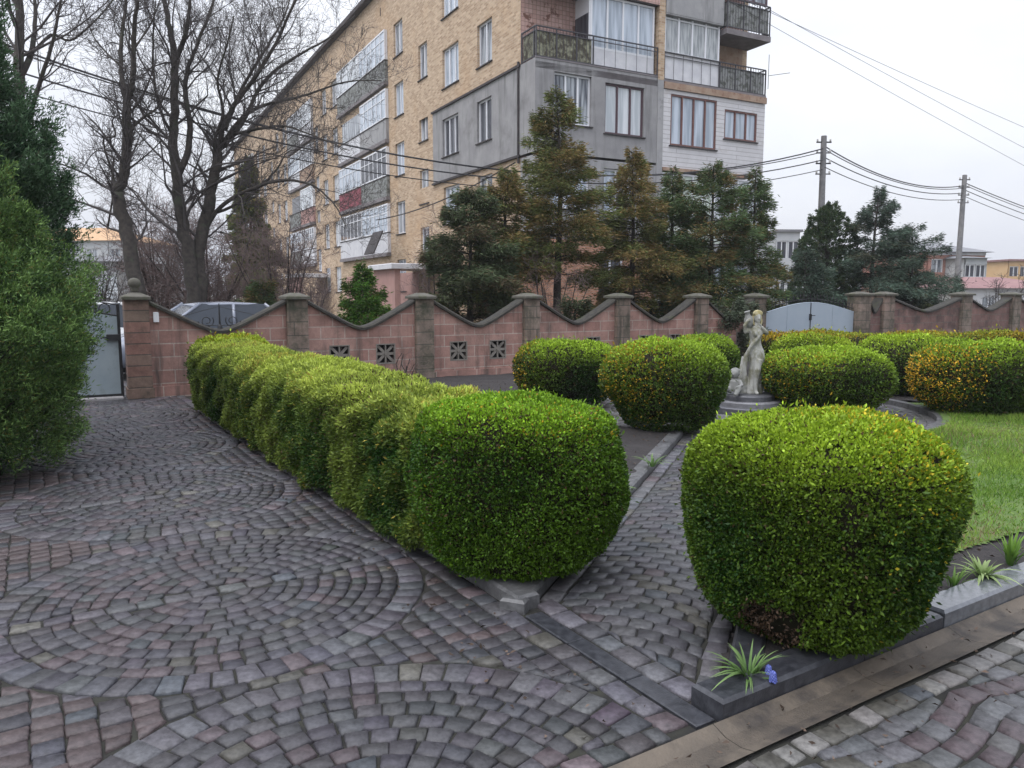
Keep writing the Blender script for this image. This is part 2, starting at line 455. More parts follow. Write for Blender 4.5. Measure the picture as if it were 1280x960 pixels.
# gutter and granite strip
b = MB()
s = -1.6
while s < 5.2:
    L = rnd.uniform(.75, .95)
    for q0, q1, z0, z1 in ((.004, .07, .012, -.011), (.07, .145, -.011, -.011), (.145, .205, -.011, .006)):
        P = [L2(s, q0), L2(s+L-.003, q0), L2(s+L-.003, q1), L2(s, q1)]
        zz = [z0, z0, z1, z1]
        b.add([(*P[i], zz[i]) for i in range(4)], [(3, 2, 1, 0)], 1 if q0 == .07 else 0)
    s += L
M_silt = mat('gutter_silt', (.098, .079, .060), (.062, .051, .040), 6, .7, bmp=.8, bscale=120, c3=(.030, .025, .021), s3=2.6, lo3=.52, hi3=.68)
tag(b.build('gutter', [M_gutter, M_silt]), kind='structure')
b = MB(); t = -2.2
while t < T_L2-.74:
    b.add([W3(.02, t, .0), W3(.22, t, .0), W3(.22, t+.4, .0), W3(.02, t+.4, .0)], [(0, 1, 2, 3)]); t += .408
tag(b.build('cross_gutter', M_gutter), kind='structure')
b = MB(); t = T_L2+.01
while t < -.02:
    L = min(.42, -.01-t)
    b.bbox((0, t, -.03), (.10, t+L-.006, .001), .004); t += L
o = b.build('granite_strip', M_kerb2); tag(o, kind='structure')
o.location = (*ORG, 0); o.rotation_euler = (0, 0, math.atan2(E_P[1], E_P[0]))

# --- kerbs: stones about a metre long, each run one object
def kerb(name, a, d, L, side, m, w=.14, h=.10, first=0.0, stone=(.85, 1.1), seed=0):
    """from a along d; the kerb lies on the side given by the unit vector side"""
    rr = random.Random(seed); bm = MB(); s = first
    while s < L:
        l = min(rr.uniform(*stone), L-s)
        j = rr.uniform(-.004, .004); dz = rr.uniform(-.004, .004)
        bm.bbox((s+.003, j, -.03), (s+l-.003, w+j, h+dz), .014); s += l
    o = bm.build(name, m); o.location = (a[0], a[1], 0)
    o.rotation_euler = (0, 0, math.atan2(d[1], d[0]))
    if np.dot(np.array([-d[1], d[0]]), side) < 0:
        for v in o.data.vertices: v.co.y = -v.co.y
        o.data.flip_normals()
    return tag(o, kind='structure')
kerb('hedge_kerb', W(0, .06), E_T, 9.4, E_P, M_kerb, h=.068, seed=1)
kerb('path_kerb', TIP1+PD*.02, PD, 5.45, -PN, M_kerb, h=.062, seed=2)
kerb('lawn_kerb', TIP2+L2D*.02, L2D, 1.55, E_T, M_kerb2, w=.17, h=.085, first=.0, seed=3)
kerb('pale_lawn_kerb', TIP2+L2D*1.58, L2D, 5.0, E_T, M_kerb3, w=.17, h=.092, seed=13)
kerb('path_side_kerb', TIP2+PD*.19, PD, 5.9, PN, M_kerb2, h=.08, seed=4)
b = MB()
for k in range(34):                                  # curved kerb round the paved circle, open at the path
    a0 = R(-112+k*7.2); a1 = R(-112+(k+.96)*7.2)
    P = [(ROUND_C[0]+rr*math.cos(a), ROUND_C[1]+rr*math.sin(a)) for rr, a in ((ROUND_R, a0), (ROUND_R+.13, a0), (ROUND_R+.13, a1), (ROUND_R, a1))]
    if abs((a0+math.pi/2)) < -1: continue
    if R(-112) <= a0 < R(-60) and False: continue
    b.prism(P, -.03, .07)
tag(b.build('round_kerb', M_kerb), kind='structure')

# --- soil beds and lawn
def inside(poly, P):
    x, y = P[:, 0], P[:, 1]; r = np.zeros(len(P), bool); n = len(poly)
    for i in range(n):
        (x0, y0), (x1, y1) = poly[i], poly[(i+1) % n]
        c = ((y0 > y) != (y1 > y)) & (x < (x1-x0)*(y-y0)/(y1-y0+1e-12)+x0); r ^= c
    return r
def patch(name, poly, step, z, amp, m, hole=None, seed=0):
    P = np.array(poly); lo, hi = P.min(0), P.max(0)
    xs = np.arange(lo[0], hi[0]+step, step); ys = np.arange(lo[1], hi[1]+step, step)
    X, Y = np.meshgrid(xs, ys); V = np.stack([X.ravel(), Y.ravel(), np.zeros(X.size)], 1)
    V[:, 2] = z + amp*nz(V, 5, seed) + amp*.6*nz(V, 19, seed+1)
    nx = len(xs); i, j = np.meshgrid(np.arange(nx-1), np.arange(len(ys)-1)); k = (j*nx+i).ravel()
    Q = np.stack([k, k+1, k+nx+1, k+nx], 1); C = V[Q].mean(1)[:, :2]
    ok = inside(poly, C)
    if hole is not None: ok &= np.linalg.norm(C-hole[0], axis=1) > hole[1]
    me = array_mesh(name, V, Q[ok], smooth=True); return tag(link_mesh(name, me, m), kind='structure')
wl = lambda s, o=0: WALL_A+wd*s+wn*o
bed1 = [W(.07, .10), TIP1+PD*.2-PN*.07, TIP1+PD*5.6-PN*.07, ROUND_C+np.array([-2.3, .6]), ROUND_C+np.array([-1.6, 2.2]), wl(13.6, -.1), wl(1.2, -.1), W(.07, 9.4)]
patch('soil_bed', bed1, .05, .055, .010, M_soil, (ROUND_C, ROUND_R+.06), 1)
bed2 = [TIP2+L2D*.08+E_T*.1+PD*.06, TIP2+L2D*6.4+E_T*.1, TIP2+L2D*6.4+E_T*1.0, TIP2+L2D*2.2+E_T*1.0, TIP2+PD*2.2+L2D*1.5, TIP2+PD*2.6+PN*.07]
patch('border_soil', bed2, .05, .056, .006, M_soil, None, 2)
lawn = [TIP2+PD*2.3+PN*.08, TIP2+PD*1.8+L2D*1.4, TIP2+L2D*2.0+E_T*.50, TIP2+L2D*6.4+E_T*.46, np.array([9.5, 9.8]), np.array([8.6, 11.0]), ROUND_C+np.array([2.5, .3]), ROUND_C+np.array([1.0, -2.3]), TIP2+PD*5.9+PN*.08]
patch('lawn', lawn, .03, .070, .004, M_lawn, (ROUND_C, ROUND_R+.06), 3)
far = [ROUND_C+np.array([2.4, .8]), np.array([8.6, 11.2]), np.array([13, 11.5]), wl(30, -.1), wl(18, -.1), wl(13.8, -.1), ROUND_C+np.array([-1.5, 2.1])]
patch('far_bed', far, .12, .05, .01, M_soil, (ROUND_C, ROUND_R+.06), 4)
tb = [W(-2.72, .5), W(-2.72, 9.6), W(-5.5, 9.6), W(-5.5, .5)]
patch('thuja_bed', tb, .08, .05, .012, M_soil, None, 5)
kerb('drive_kerb', W(-2.70, -.9), E_T, 10.6, E_P, M_kerb, w=.13, h=.09, seed=8)
# ------------------------------------------------------------------ foliage
M_leaf = tone_mat('leaf_green', rough=.5, trans=.16, spec=.2)
M_leaf_matte = tone_mat('needle_green', rough=.7, trans=.15, spec=.08)
M_twig = mat('twig_bark', (.022, .018, .012), (.014, .015, .008), 20, .95, spec=.1)
M_bark = mat('bark', (.060, .050, .042), (.028, .024, .021), 9, .92, bmp=.6, bscale=24, c3=(.055, .065, .040), s3=3)
M_bark_red = mat('reddish_bark', (.085, .058, .050), (.05, .036, .034), 9, .92)
M_grass = tone_mat('grass_blade', rough=.6, trans=.3, spec=.3)

def blades(pos, dirs, L, Wd, cols, rng, bend=.25):
    n = len(pos); dirs = unit(dirs)
    side = unit(np.cross(dirs, rng.normal(size=(n, 3)))); nor = np.cross(side, dirs)
    L = np.broadcast_to(np.asarray(L, float), (n,))[:, None]; Wd = np.broadcast_to(np.asarray(Wd, float), (n,))[:, None]
    m = pos + dirs*L*.5 + nor*L*bend*.3
    V = np.stack([pos, m-side*Wd*.5, pos+dirs*L, m+side*Wd*.5], 1).reshape(-1, 3)
    Q = np.arange(4*n).reshape(n, 4)
    return V, Q, np.repeat(cols, 4, 0)
def leaf_object(name, V, Q, C, m, parent):
    return link_mesh(name, array_mesh(name, V, Q, np.clip(C, .004, .9)), m, parent)

BIG_PROF = np.array([(.50, 0), (.64, .06), (.76, .16), (.90, .32), (.985, .48), (1.0, .60), (.985, .70), (.945, .79), (.87, .865), (.74, .93), (.52, .975), (.25, 1.0), (.0, 1.0)])
TIP_PROF = np.array([(.56, 0), (.74, .06), (.85, .18), (.94, .34), (.995, .52), (1.0, .66), (.99, .78), (.95, .87), (.87, .93), (.72, .97), (.45, .99), (.2, 1.0), (.0, 1.0)])
BOX_PROF = np.array([(.50, 0), (.66, .06), (.80, .17), (.92, .33), (.99, .48), (1.0, .59), (.98, .69), (.93, .78), (.84, .86), (.70, .93), (.48, .98), (.22, 1.0), (.0, 1.005)])
HEDGE_PROF = np.array([(.88, .0), (.97, .10), (.99, .30), (1.0, .52), (1.0, .70), (.96, .84), (.86, .93), (.68, .985), (.4, 1.0), (.0, 1.0)])
def surf(n, Rr, H, prof, L, rng, lump=.05, seed=0, sx=1.0, lf=3.2):
    """points and normals on a clipped bush: a profile turned about an upright axis, drawn out along x by L"""
    seg = np.diff(prof, axis=0)*np.array([Rr, H]); sl = np.linalg.norm(seg, axis=1)
    rm = (prof[:-1, 0]+prof[1:, 0])/2*Rr
    wcap = 2*math.pi*rm*sl; wst = 2*L*sl
    w = np.concatenate([wcap, wst]); w /= w.sum()
    k = rng.choice(len(w), n, p=w); st = k >= len(sl); k = k % len(sl)
    u = rng.random(n)
    rr = (prof[k, 0]+(prof[k+1, 0]-prof[k, 0])*u)*Rr; z = (prof[k, 1]+(prof[k+1, 1]-prof[k, 1])*u)*H
    th = rng.random(n)*2*math.pi
    th = np.where(st, np.where(rng.random(n) < .5, math.pi/2, -math.pi/2), th)
    x = rr*np.cos(th); y = rr*np.sin(th)
    nr, nzv = seg[k, 1]/sl[k], -seg[k, 0]/sl[k]
    nor = np.stack([nr*np.cos(th), nr*np.sin(th), nzv], 1)
    x = np.where(st, (rng.random(n)-.5)*L, x+np.sign(x)*L/2)
    P = np.stack([x, y, z], 1)
    dsp = lump*(.7*nz(P, lf, seed) + .5*nz(P, lf*2.7, seed+1))
    P = P + nor*dsp[:, None]*np.clip(P[:, 2:3]/.15, .2, 1)
    P[:, 0] *= sx
    return P, nor
def core(name, Rr, H, prof, L, parent, seed, lump, shrink=.05, sx=1.0, lf=3.2, m=None):
    """the twiggy inside of a clipped bush"""
    k = 40; V = []; pr = []
    for i in range(len(prof)-1):
        for j in range(3): pr.append(prof[i]+(prof[i+1]-prof[i])*j/3)
    pr.append(prof[-1]); pr = np.array(pr)
    Ps, Ns = [], []
    for i, (a, c) in enumerate(pr):
        t = pr[min(i+1, len(pr)-1)]-pr[max(i-1, 0)]; t = t*np.array([Rr, H]); t /= np.linalg.norm(t)
        for j in range(k):
            th = 2*math.pi*(j+.5)/k; x = a*Rr*math.cos(th)
            Ps.append((x+np.sign(x)*L/2, a*Rr*math.sin(th), c*H)); Ns.append((t[1]*math.cos(th), t[1]*math.sin(th), -t[0]))
    P = np.array(Ps); Nn = np.array(Ns)
    dsp = lump*(.7*nz(P, lf, seed)+.5*nz(P, lf*2.7, seed+1))
    P = P+Nn*(dsp-shrink)[:, None]; P[:, 2] = np.maximum(P[:, 2], -.02); P[:, 0] *= sx
    n = len(pr); i, j = np.meshgrid(np.arange(n-1), np.arange(k), indexing='ij')
    Q = np.stack([i*k+j, i*k+(j+1) % k, (i+1)*k+(j+1) % k, (i+1)*k+j], -1).reshape(-1, 4)
    return link_mesh(name, array_mesh(name, P, Q, smooth=True), m or M_twig, parent)

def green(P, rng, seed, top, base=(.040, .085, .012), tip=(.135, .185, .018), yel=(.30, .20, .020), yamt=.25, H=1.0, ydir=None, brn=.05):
    """leaf colours: old and young leaves mixed, light painted on tops and shade on sides, yellowed and browned leaves in patches"""
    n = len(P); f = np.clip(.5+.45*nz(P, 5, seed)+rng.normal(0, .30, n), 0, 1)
    f = np.clip(f*(.24+.30*top) + top*.60*rng.uniform(.5, 1.25, n), 0, 1)[:, None]  # painted top light: upward faces take the tip colour, sides stay dark
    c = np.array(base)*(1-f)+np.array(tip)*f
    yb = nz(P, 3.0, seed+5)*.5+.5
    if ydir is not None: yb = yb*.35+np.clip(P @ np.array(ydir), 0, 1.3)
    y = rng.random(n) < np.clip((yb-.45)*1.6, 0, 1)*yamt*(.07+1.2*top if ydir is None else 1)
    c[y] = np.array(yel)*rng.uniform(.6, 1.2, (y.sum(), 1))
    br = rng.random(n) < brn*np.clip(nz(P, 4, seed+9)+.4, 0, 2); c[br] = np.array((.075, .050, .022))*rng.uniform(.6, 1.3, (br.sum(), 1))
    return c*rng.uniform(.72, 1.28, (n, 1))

def boxwood(label, x, y, Rr, H, n, leaf=.02, seed=0, yamt=.25, ydir=None, L=0, rz=0, sx=1.0, prof=BOX_PROF, lump=.045, name='boxwood_bush', cat='bush', group='clipped boxwood bushes in the garden', z=.05, base=(.020, .060, .009), tip=(.20, .295, .022), brn=.05, dead=None, lf=3.2, dips=(), yel=(.40, .27, .022)):
    rng = np.random.default_rng(seed)
    root = thing(name, label, cat, (x, y, z), rz, group)
    P, nr = surf(n, Rr, H, prof, L, rng, lump, seed, sx, lf)
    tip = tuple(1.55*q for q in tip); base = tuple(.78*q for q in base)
    depth = rng.exponential(leaf*1.1, n); P = P-nr*np.minimum(depth, .07)[:, None] + nr*rng.uniform(0, leaf*.5, n)[:, None]
    tuft = nz(P, 38, seed+3); P = P+nr*(np.clip(tuft, -1, 1)*leaf*.45)[:, None]
    top = np.clip(nr[:, 2], 0, 1)**.8*np.clip((P[:, 2]/H-.55)/.35, 0, 1)  # mask of upward faces that carry the painted top light
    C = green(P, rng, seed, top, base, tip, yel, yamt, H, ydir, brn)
    keepm = rng.random(n) > np.clip((nz(P, 21, seed+21)-.95)*1.6, 0, .62)      # thin places where the twigs show
    pit = nz(P, 24, seed+23) > 1.15; P = P-nr*(pit*leaf*1.6)[:, None]
    for (dx, dy, dz, dr) in dips: keepm &= np.linalg.norm(P-np.array([dx, dy, dz]), axis=1) > dr*np.clip(rng.normal(.75, .35, n)+.25*nz(P, 30, seed+31), .1, 1.5)
    if dead is not None:
        dd = np.linalg.norm(P-np.array(dead[:3]), axis=1)
        isd = dd < dead[3]*rng.uniform(.75, 1.1, n); keepm &= ~(isd & (rng.random(n) < .72))
        C[isd] = np.array((.085, .055, .036))*rng.uniform(.5, 1.4, (isd.sum(), 1))
    P, nr, C = P[keepm], nr[keepm], C[keepm]; n = len(P)
    d = nr*.65 + rng.normal(0, .62, (n, 3)) + np.array([0, 0, .35])
    stray = rng.random(n) < .012; P[stray] += nr[stray]*leaf*rng.uniform(.4, 2.2, (stray.sum(), 1))
    V, Q, CC = blades(P, d, leaf*rng.uniform(.55, 1.3, n)*np.where(stray, 1.5, 1), leaf*.62*rng.uniform(.8, 1.2, n), C, rng)
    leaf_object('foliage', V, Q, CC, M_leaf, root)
    core('branches', Rr, H, prof, L, root, seed, lump, .045, sx, lf)
    return root

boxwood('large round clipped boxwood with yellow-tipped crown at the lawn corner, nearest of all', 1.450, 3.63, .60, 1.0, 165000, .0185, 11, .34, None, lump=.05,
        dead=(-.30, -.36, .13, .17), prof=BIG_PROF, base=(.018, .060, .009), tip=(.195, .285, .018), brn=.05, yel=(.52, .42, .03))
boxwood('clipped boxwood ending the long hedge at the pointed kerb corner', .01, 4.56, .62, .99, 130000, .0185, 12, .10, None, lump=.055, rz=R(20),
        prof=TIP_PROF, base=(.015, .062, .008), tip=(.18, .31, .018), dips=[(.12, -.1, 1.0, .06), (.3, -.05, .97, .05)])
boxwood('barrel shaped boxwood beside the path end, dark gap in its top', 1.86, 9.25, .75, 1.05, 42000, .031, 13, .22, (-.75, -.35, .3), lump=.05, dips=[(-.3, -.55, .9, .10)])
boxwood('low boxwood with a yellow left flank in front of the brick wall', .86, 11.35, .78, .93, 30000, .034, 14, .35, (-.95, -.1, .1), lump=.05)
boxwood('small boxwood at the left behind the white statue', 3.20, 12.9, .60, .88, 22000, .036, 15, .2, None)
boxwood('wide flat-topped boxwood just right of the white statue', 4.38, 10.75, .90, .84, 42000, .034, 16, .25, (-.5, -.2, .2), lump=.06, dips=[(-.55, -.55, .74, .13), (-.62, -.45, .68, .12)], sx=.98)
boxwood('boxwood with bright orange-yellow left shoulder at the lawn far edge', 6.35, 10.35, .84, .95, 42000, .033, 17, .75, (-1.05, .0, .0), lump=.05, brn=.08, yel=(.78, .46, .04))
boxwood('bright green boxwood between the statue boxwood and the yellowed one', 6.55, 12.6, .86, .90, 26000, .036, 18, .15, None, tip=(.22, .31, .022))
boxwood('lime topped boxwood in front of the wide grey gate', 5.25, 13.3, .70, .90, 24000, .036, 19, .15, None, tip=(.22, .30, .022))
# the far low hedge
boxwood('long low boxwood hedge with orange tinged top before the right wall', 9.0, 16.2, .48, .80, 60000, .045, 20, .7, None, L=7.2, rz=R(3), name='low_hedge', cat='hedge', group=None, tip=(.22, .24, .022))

# the long thuja hedge beside the drive and its clipped end
def hedge(label, p0, t0, t1, hw, H, n, seed):
    rng = np.random.default_rng(seed); c = W(p0, (t0+t1)/2)
    root = thing('clipped_hedge', label, 'hedge', (c[0], c[1], .05), math.atan2(E_T[1], E_T[0]))
    L = t1-t0-2*hw*.3
    P, nr = surf(n, hw, H, HEDGE_PROF, L, rng, .012, seed, 1.0, 2.6)
    cl = nz(P, 24, seed+2); cl2 = nz(P, 11, seed+4)
    P = P+nr*(np.clip(cl, -1.2, 1.2)*.042+np.clip(cl2, -1.2, 1.2)*.016)[:, None]-nr*rng.exponential(.03, n)[:, None].clip(0, .12)
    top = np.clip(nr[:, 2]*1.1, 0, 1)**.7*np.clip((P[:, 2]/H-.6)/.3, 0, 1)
    C = green(P, rng, seed, np.clip(top*np.clip(.75+.3*cl, .2, 1.3)+.16*np.clip(cl, 0, 1), 0, 1.2), (.016, .056, .008), (.47, .56, .095), (.44, .36, .07), .25, H)  # clump fronts and tops painted as lit, gaps and sides as shaded
    # sprays: each sample point throws a small fan leaning out and up
    d0 = unit(nr*.75+rng.normal(0, .65, (n, 3))+np.array([0, 0, .22]))
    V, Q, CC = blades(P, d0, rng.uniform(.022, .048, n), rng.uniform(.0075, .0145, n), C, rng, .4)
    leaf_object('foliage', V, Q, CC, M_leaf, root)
    core('branches', hw, H, HEDGE_PROF, L, root, seed, .012, .085, 1.0, 2.6)
    return root
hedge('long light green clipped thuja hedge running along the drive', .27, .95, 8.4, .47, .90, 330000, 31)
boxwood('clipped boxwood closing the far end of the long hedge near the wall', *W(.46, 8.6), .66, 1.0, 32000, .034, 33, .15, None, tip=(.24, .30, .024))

# ------------------------------------------------------------------ conifers
def segs_mesh(name, P0, P1, R0, R1, m, parent, k=4):
    P0, P1 = np.asarray(P0, float), np.asarray(P1, float); R0, R1 = np.asarray(R0, float)[:, None], np.asarray(R1, float)[:, None]
    d = unit(P1-P0); n = len(P0)
    a = np.cross(d, np.array([.31, .22, .92])); bad = np.linalg.norm(a, axis=1) < .05; a[bad] = np.cross(d[bad], np.array([1., 0, 0])); a = unit(a); c = np.cross(d, a)
    V = np.zeros((n, 2*k, 3))
    for j in range(k):
        t = 2*math.pi*j/k; o = a*math.cos(t)+c*math.sin(t)
        V[:, j] = P0+o*R0; V[:, k+j] = P1+o*R1
    F = np.array([(j, (j+1) % k, k+(j+1) % k, k+j) for j in range(k)])
    Q = (F[None]+np.arange(n)[:, None, None]*2*k).reshape(-1, 4)
    return link_mesh(name, array_mesh(name, V.reshape(-1, 3), Q, smooth=True), m, parent)

def conifer(name, label, cat, x, y, H, rb, seed, z0=.6, droop=.15, dens=1.0, blade=(.12, .021), pal=((.03, .055, .018), (.05, .07, .02), (.085, .06, .022)), brown=.3, irr=.25, tr=.11, group=None, up=.1, power=.8, nlev=None, dead=0, browntop=0):
    rng = np.random.default_rng(seed)
    root = thing(name, label, cat, (x, y, 0), rng.uniform(0, 6.28), group)
    b = MB(); wob = lambda z: (math.sin(z*1.1+seed)*.03*z/3, math.cos(z*.8+seed)*.03*z/3)
    zs = np.linspace(0, H*.985, 9)
    b.tube([(*wob(z), z) for z in zs], [tr*(1-.93*z/H) for z in zs], 8); b.build('trunk', M_bark, root, True)
    P0, P1, R0, R1 = [], [], [], []; lp, ld, lc = [], [], []
    n = nlev or int((H-z0)/.16)
    for i in range(n):
        f = (i+.5)/n; z = z0+(H-z0)*f
        for k in range(rng.integers(4, 7)):
            az = rng.uniform(0, 2*math.pi); ln = rb*max(.04, (1-f)**power)*rng.uniform(1-irr*1.6, 1+irr)
            if f < .12: ln *= .55+3.5*f
            if rng.random() < irr*.35: continue
            e0 = np.array([math.cos(az), math.sin(az), 0]); wx = np.array([*wob(z), z])
            tone = rng.random(); isb = tone < brown or (browntop and f > 1-browntop and rng.random() < .8)
            pts = []; m = 6
            for q in range(m+1):
                s = q/m; pts.append(wx+e0*ln*s+np.array([0, 0, ln*(up*s*1.5+ (.25*f) - droop*s*s*1.6)*s if False else ln*(up+.6*f*f)*s-ln*droop*s*s*1.5+ .0]))
            pts = np.array(pts)
            for q in range(m): P0.append(pts[q]); P1.append(pts[q+1]); R0.append(.016*(1-q/m)+.004); R1.append(.016*(1-(q+1)/m)+.003)
            nl = int(max(12, 330*ln*dens))
            s = rng.uniform(.12, 1.0, nl)**.8; ii = np.minimum((s*m).astype(int), m-1); fr = s*m-ii
            base = pts[ii]*(1-fr)[:, None]+pts[ii+1]*fr[:, None]
            wdt = ln*.42*np.sin(np.clip(s*1.05, 0, 1)*math.pi)*.9+.05
            lat = np.array([-e0[1], e0[0], 0]); sg = rng.normal(0, .5, nl)
            off = lat[None]*(sg*wdt)[:, None]+e0[None]*(np.abs(sg)*wdt*.35)[:, None]; off[:, 2] += rng.normal(-.03, .075, nl)-np.abs(sg)*wdt*droop
            lp.append(base+off)
            dd = e0[None]*.75+lat[None]*np.sign(sg)[:, None]*.55+rng.normal(0, .28, (nl, 3)); dd[:, 2] -= .10
            ld.append(dd)
            base_c = np.array(pal[2]) if isb else np.array(pal[0])*(1-rng.random())+np.array(pal[1])*.6
            cc = base_c[None]*rng.uniform(.6, 1.45, (nl, 1))
            mixb = rng.random(nl) < (.35 if isb else .08); cc[mixb] = (np.array(pal[1]) if isb else np.array(pal[2]))*rng.uniform(.7, 1.2, (mixb.sum(), 1))
            lc.append(cc)
    for k in range(dead):                            # bare dead limbs on the lower trunk
        z = rng.uniform(.5, max(z0, .9)); az = rng.uniform(0, 6.28); e0 = np.array([math.cos(az), math.sin(az), rng.uniform(-.25, .25)]); p = np.array([0, 0, z])
        L = rb*rng.uniform(.25, .55)
        for q in range(4):
            p2 = p+e0*L/4+rng.normal(0, .03, 3); P0.append(p); P1.append(p2); R0.append(.014-.003*q); R1.append(.011-.003*q)
            for _ in range(2):
                t = unit(e0+rng.normal(0, .8, 3))*L*.3; P0.append(p2); P1.append(p2+t); R0.append(.005); R1.append(.002)
            p = p2
    segs_mesh('branches', P0, P1, R0, R1, M_bark, root)
    P = np.concatenate(lp); D = np.concatenate(ld); C = np.concatenate(lc)
    V, Q, CC = blades(P, D, blade[0]*rng.uniform(.6, 1.4, len(P)), blade[1]*rng.uniform(.7, 1.3, len(P)), C, rng, .2)
    leaf_object('crown', V, Q, CC, M_leaf_matte, root)
    return root
def at(u, d): p = pt(u, 400, d); return p[0], p[1]
DK = ((.050, .088, .040), (.098, .130, .052), (.17, .125, .052))
OL = ((.085, .112, .040), (.130, .140, .046), (.21, .150, .060))
BL = ((.048, .076, .058), (.080, .112, .080), (.10, .10, .065))
conifer('spruce_tree', 'tallest spruce behind the wall, browning crown with a pointed top', 'spruce', *at(697, 19.5), 6.65, 1.75, 41, z0=2.5, pal=OL, brown=.34, dead=16, dens=1.4, irr=.38, tr=.13, blade=(.12, .021), up=.2, droop=.12)
conifer('spruce_tree', 'spruce with a rusty brown top right of the tallest spruce', 'spruce', *at(788, 20.2), 5.35, 1.55, 42, z0=1.3, pal=OL, brown=.55, dens=1.4, irr=.4, browntop=.35, dead=8)
conifer('spruce_tree', 'dark green spruce in the middle of the group, against the glazed balconies', 'spruce', *at(838, 21.0), 5.0, 1.45, 43, z0=.8, pal=DK, brown=.18, dens=1.4, irr=.4)
conifer('spruce_tree', 'broad dark spruce with brown patches left of the right-hand gate', 'spruce', *at(886, 20.6), 5.05, 1.75, 44, z0=.5, pal=DK, brown=.30, dens=1.45, irr=.4, power=.62)
conifer('spruce_tree', 'dark spruce with drooping limb tips at the building right edge', 'spruce', *at(938, 21.6), 5.1, 1.1, 45, z0=.5, pal=DK, brown=.16, dens=1.4, irr=.42, power=.62)
conifer('spruce_tree', 'olive spruce with ragged top left of the tallest spruce', 'spruce', *at(632, 19.0), 4.65, 1.35, 46, z0=1.2, pal=OL, brown=.45, dens=1.4, irr=.42, power=.6)
conifer('yew_tree', 'dark bushy evergreen over the wall between two pillars', 'evergreen tree', *at(588, 18.2), 4.0, 1.5, 47, z0=.5, pal=((.050, .075, .040), (.095, .115, .058), (.13, .10, .06)), brown=.2, dens=2.6, irr=.35, power=.5)
conifer('fir_tree', 'small bright green fir in the dip of the wall', 'fir', *at(455, 16.6), 2.3, .95, 48, z0=.15, pal=((.030, .085, .012), (.060, .120, .020), (.09, .10, .02)), brown=.1, dens=3.2, irr=.3, blade=(.08, .022), tr=.05, up=.25)
conifer('spruce_tree', 'bluish dark spruce with loose crooked top right of the grey gate', 'spruce', *at(1088, 25.5), 5.1, 1.5, 49, z0=.8, pal=BL, brown=.06, dens=1.7, irr=.5, power=.7, nlev=24)
conifer('spruce_tree', 'low wide bluish spruce leaning out towards the utility pole', 'spruce', *at(1136, 26.2), 3.9, 1.45, 50, z0=.5, pal=BL, brown=.10, dens=1.45, irr=.5, power=.45, nlev=20)
conifer('spruce_tree', 'dark low spruce directly behind the grey gate', 'spruce', *at(1004, 24.6), 3.0, 1.2, 51, z0=.3, pal=BL, brown=.03, dens=1.4, irr=.4, power=.5)
conifer('spruce_tree', 'hazy green spruce far beside the long flat-block facade', 'spruce', *at(318, 34), 7.6, 1.35, 52, z0=1.6, pal=OL, brown=.1, dens=1.7, irr=.3, blade=(.14, .05))

def dense_tree(name, label, cat, x, y, H, Rr, n, blade, seed, prof, base, tip, clump=.16, trunk=.09, lean=(0, 0), group=None, yel=(.10, .09, .03), yamt=.05, plume=55, rise=.35):
    """upright evergreen whose leaf sprays hang in clumps"""
    rng = np.random.default_rng(seed); root = thing(name, label, cat, (x, y, 0), 0, group)
    b = MB(); zs = np.linspace(0, H*.9, 7); b.tube([(lean[0]*z/H, lean[1]*z/H, z) for z in zs], [trunk*(1-.85*z/H) for z in zs], 8); b.build('trunk', M_bark, root, True)
    nc = max(60, n//plume)
    P, nr = surf(nc, Rr, H, prof, 0, rng, Rr*.22, seed, 1.0, 2.4/max(Rr, .6)); P = P-nr*rng.uniform(-.10, .9, nc)[:, None]**2*Rr*.75
    P[:, 2] += .08
    k = rng.integers(0, nc, n); tone = rng.random(nc)
    cd_ = unit(nr[k]*.8+np.array([0, 0, rise])+rng.normal(0, .25, (n, 3))*.6)
    s = rng.random(n)
    pos = P[k]+cd_*(s*clump)[:, None]*rng.uniform(.4, 1.3, nc)[k][:, None]+rng.normal(0, min(clump*.30, .055), (n, 3))*(1.1-s)[:, None]
    pos[:, :2] += np.array(lean)[None]*(pos[:, 2:3]/H)
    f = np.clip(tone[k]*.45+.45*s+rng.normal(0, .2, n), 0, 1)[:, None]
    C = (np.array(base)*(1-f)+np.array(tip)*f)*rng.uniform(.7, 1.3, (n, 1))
    yy = rng.random(n) < yamt; C[yy] = np.array(yel)
    d = cd_*.8+rng.normal(0, .5, (n, 3))
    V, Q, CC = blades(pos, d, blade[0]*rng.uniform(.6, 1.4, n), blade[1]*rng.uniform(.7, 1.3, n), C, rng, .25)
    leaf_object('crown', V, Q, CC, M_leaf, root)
    # limbs that carry the clumps
    sel = rng.choice(nc, min(nc, 260), False); z1 = np.clip(P[sel, 2]-np.linalg.norm(P[sel, :2], axis=1)*.55, .1, H*.88)
    st = np.stack([lean[0]*z1/H, lean[1]*z1/H, z1], 1); en = P[sel].copy(); en[:, :2] += np.array(lean)[None]*(en[:, 2:3]/H)
    segs_mesh('branches', st, en, np.full(len(sel), .014), np.full(len(sel), .004), M_bark, root)
    return root
CONE = np.array([(.62, 0), (.86, .08), (1.0, .22), (.96, .40), (.80, .60), (.58, .78), (.34, .91), (.12, .985), (0, 1)])
COLUMN = np.array([(.55, 0), (.82, .06), (.98, .16), (1.0, .34), (.92, .52), (.80, .68), (.62, .82), (.40, .92), (.15, .985), (0, 1)])
dense_tree('thuja_tree', 'bright green full thuja at the left edge of the drive, the nearer and lower one', 'thuja', -4.86, 6.85, 3.7, .93, 330000, (.040, .010), 61, CONE, (.016, .052, .016), (.18, .29, .078), .28, plume=130, rise=.85, lean=(-.62, .2), yel=(.13, .13, .03))
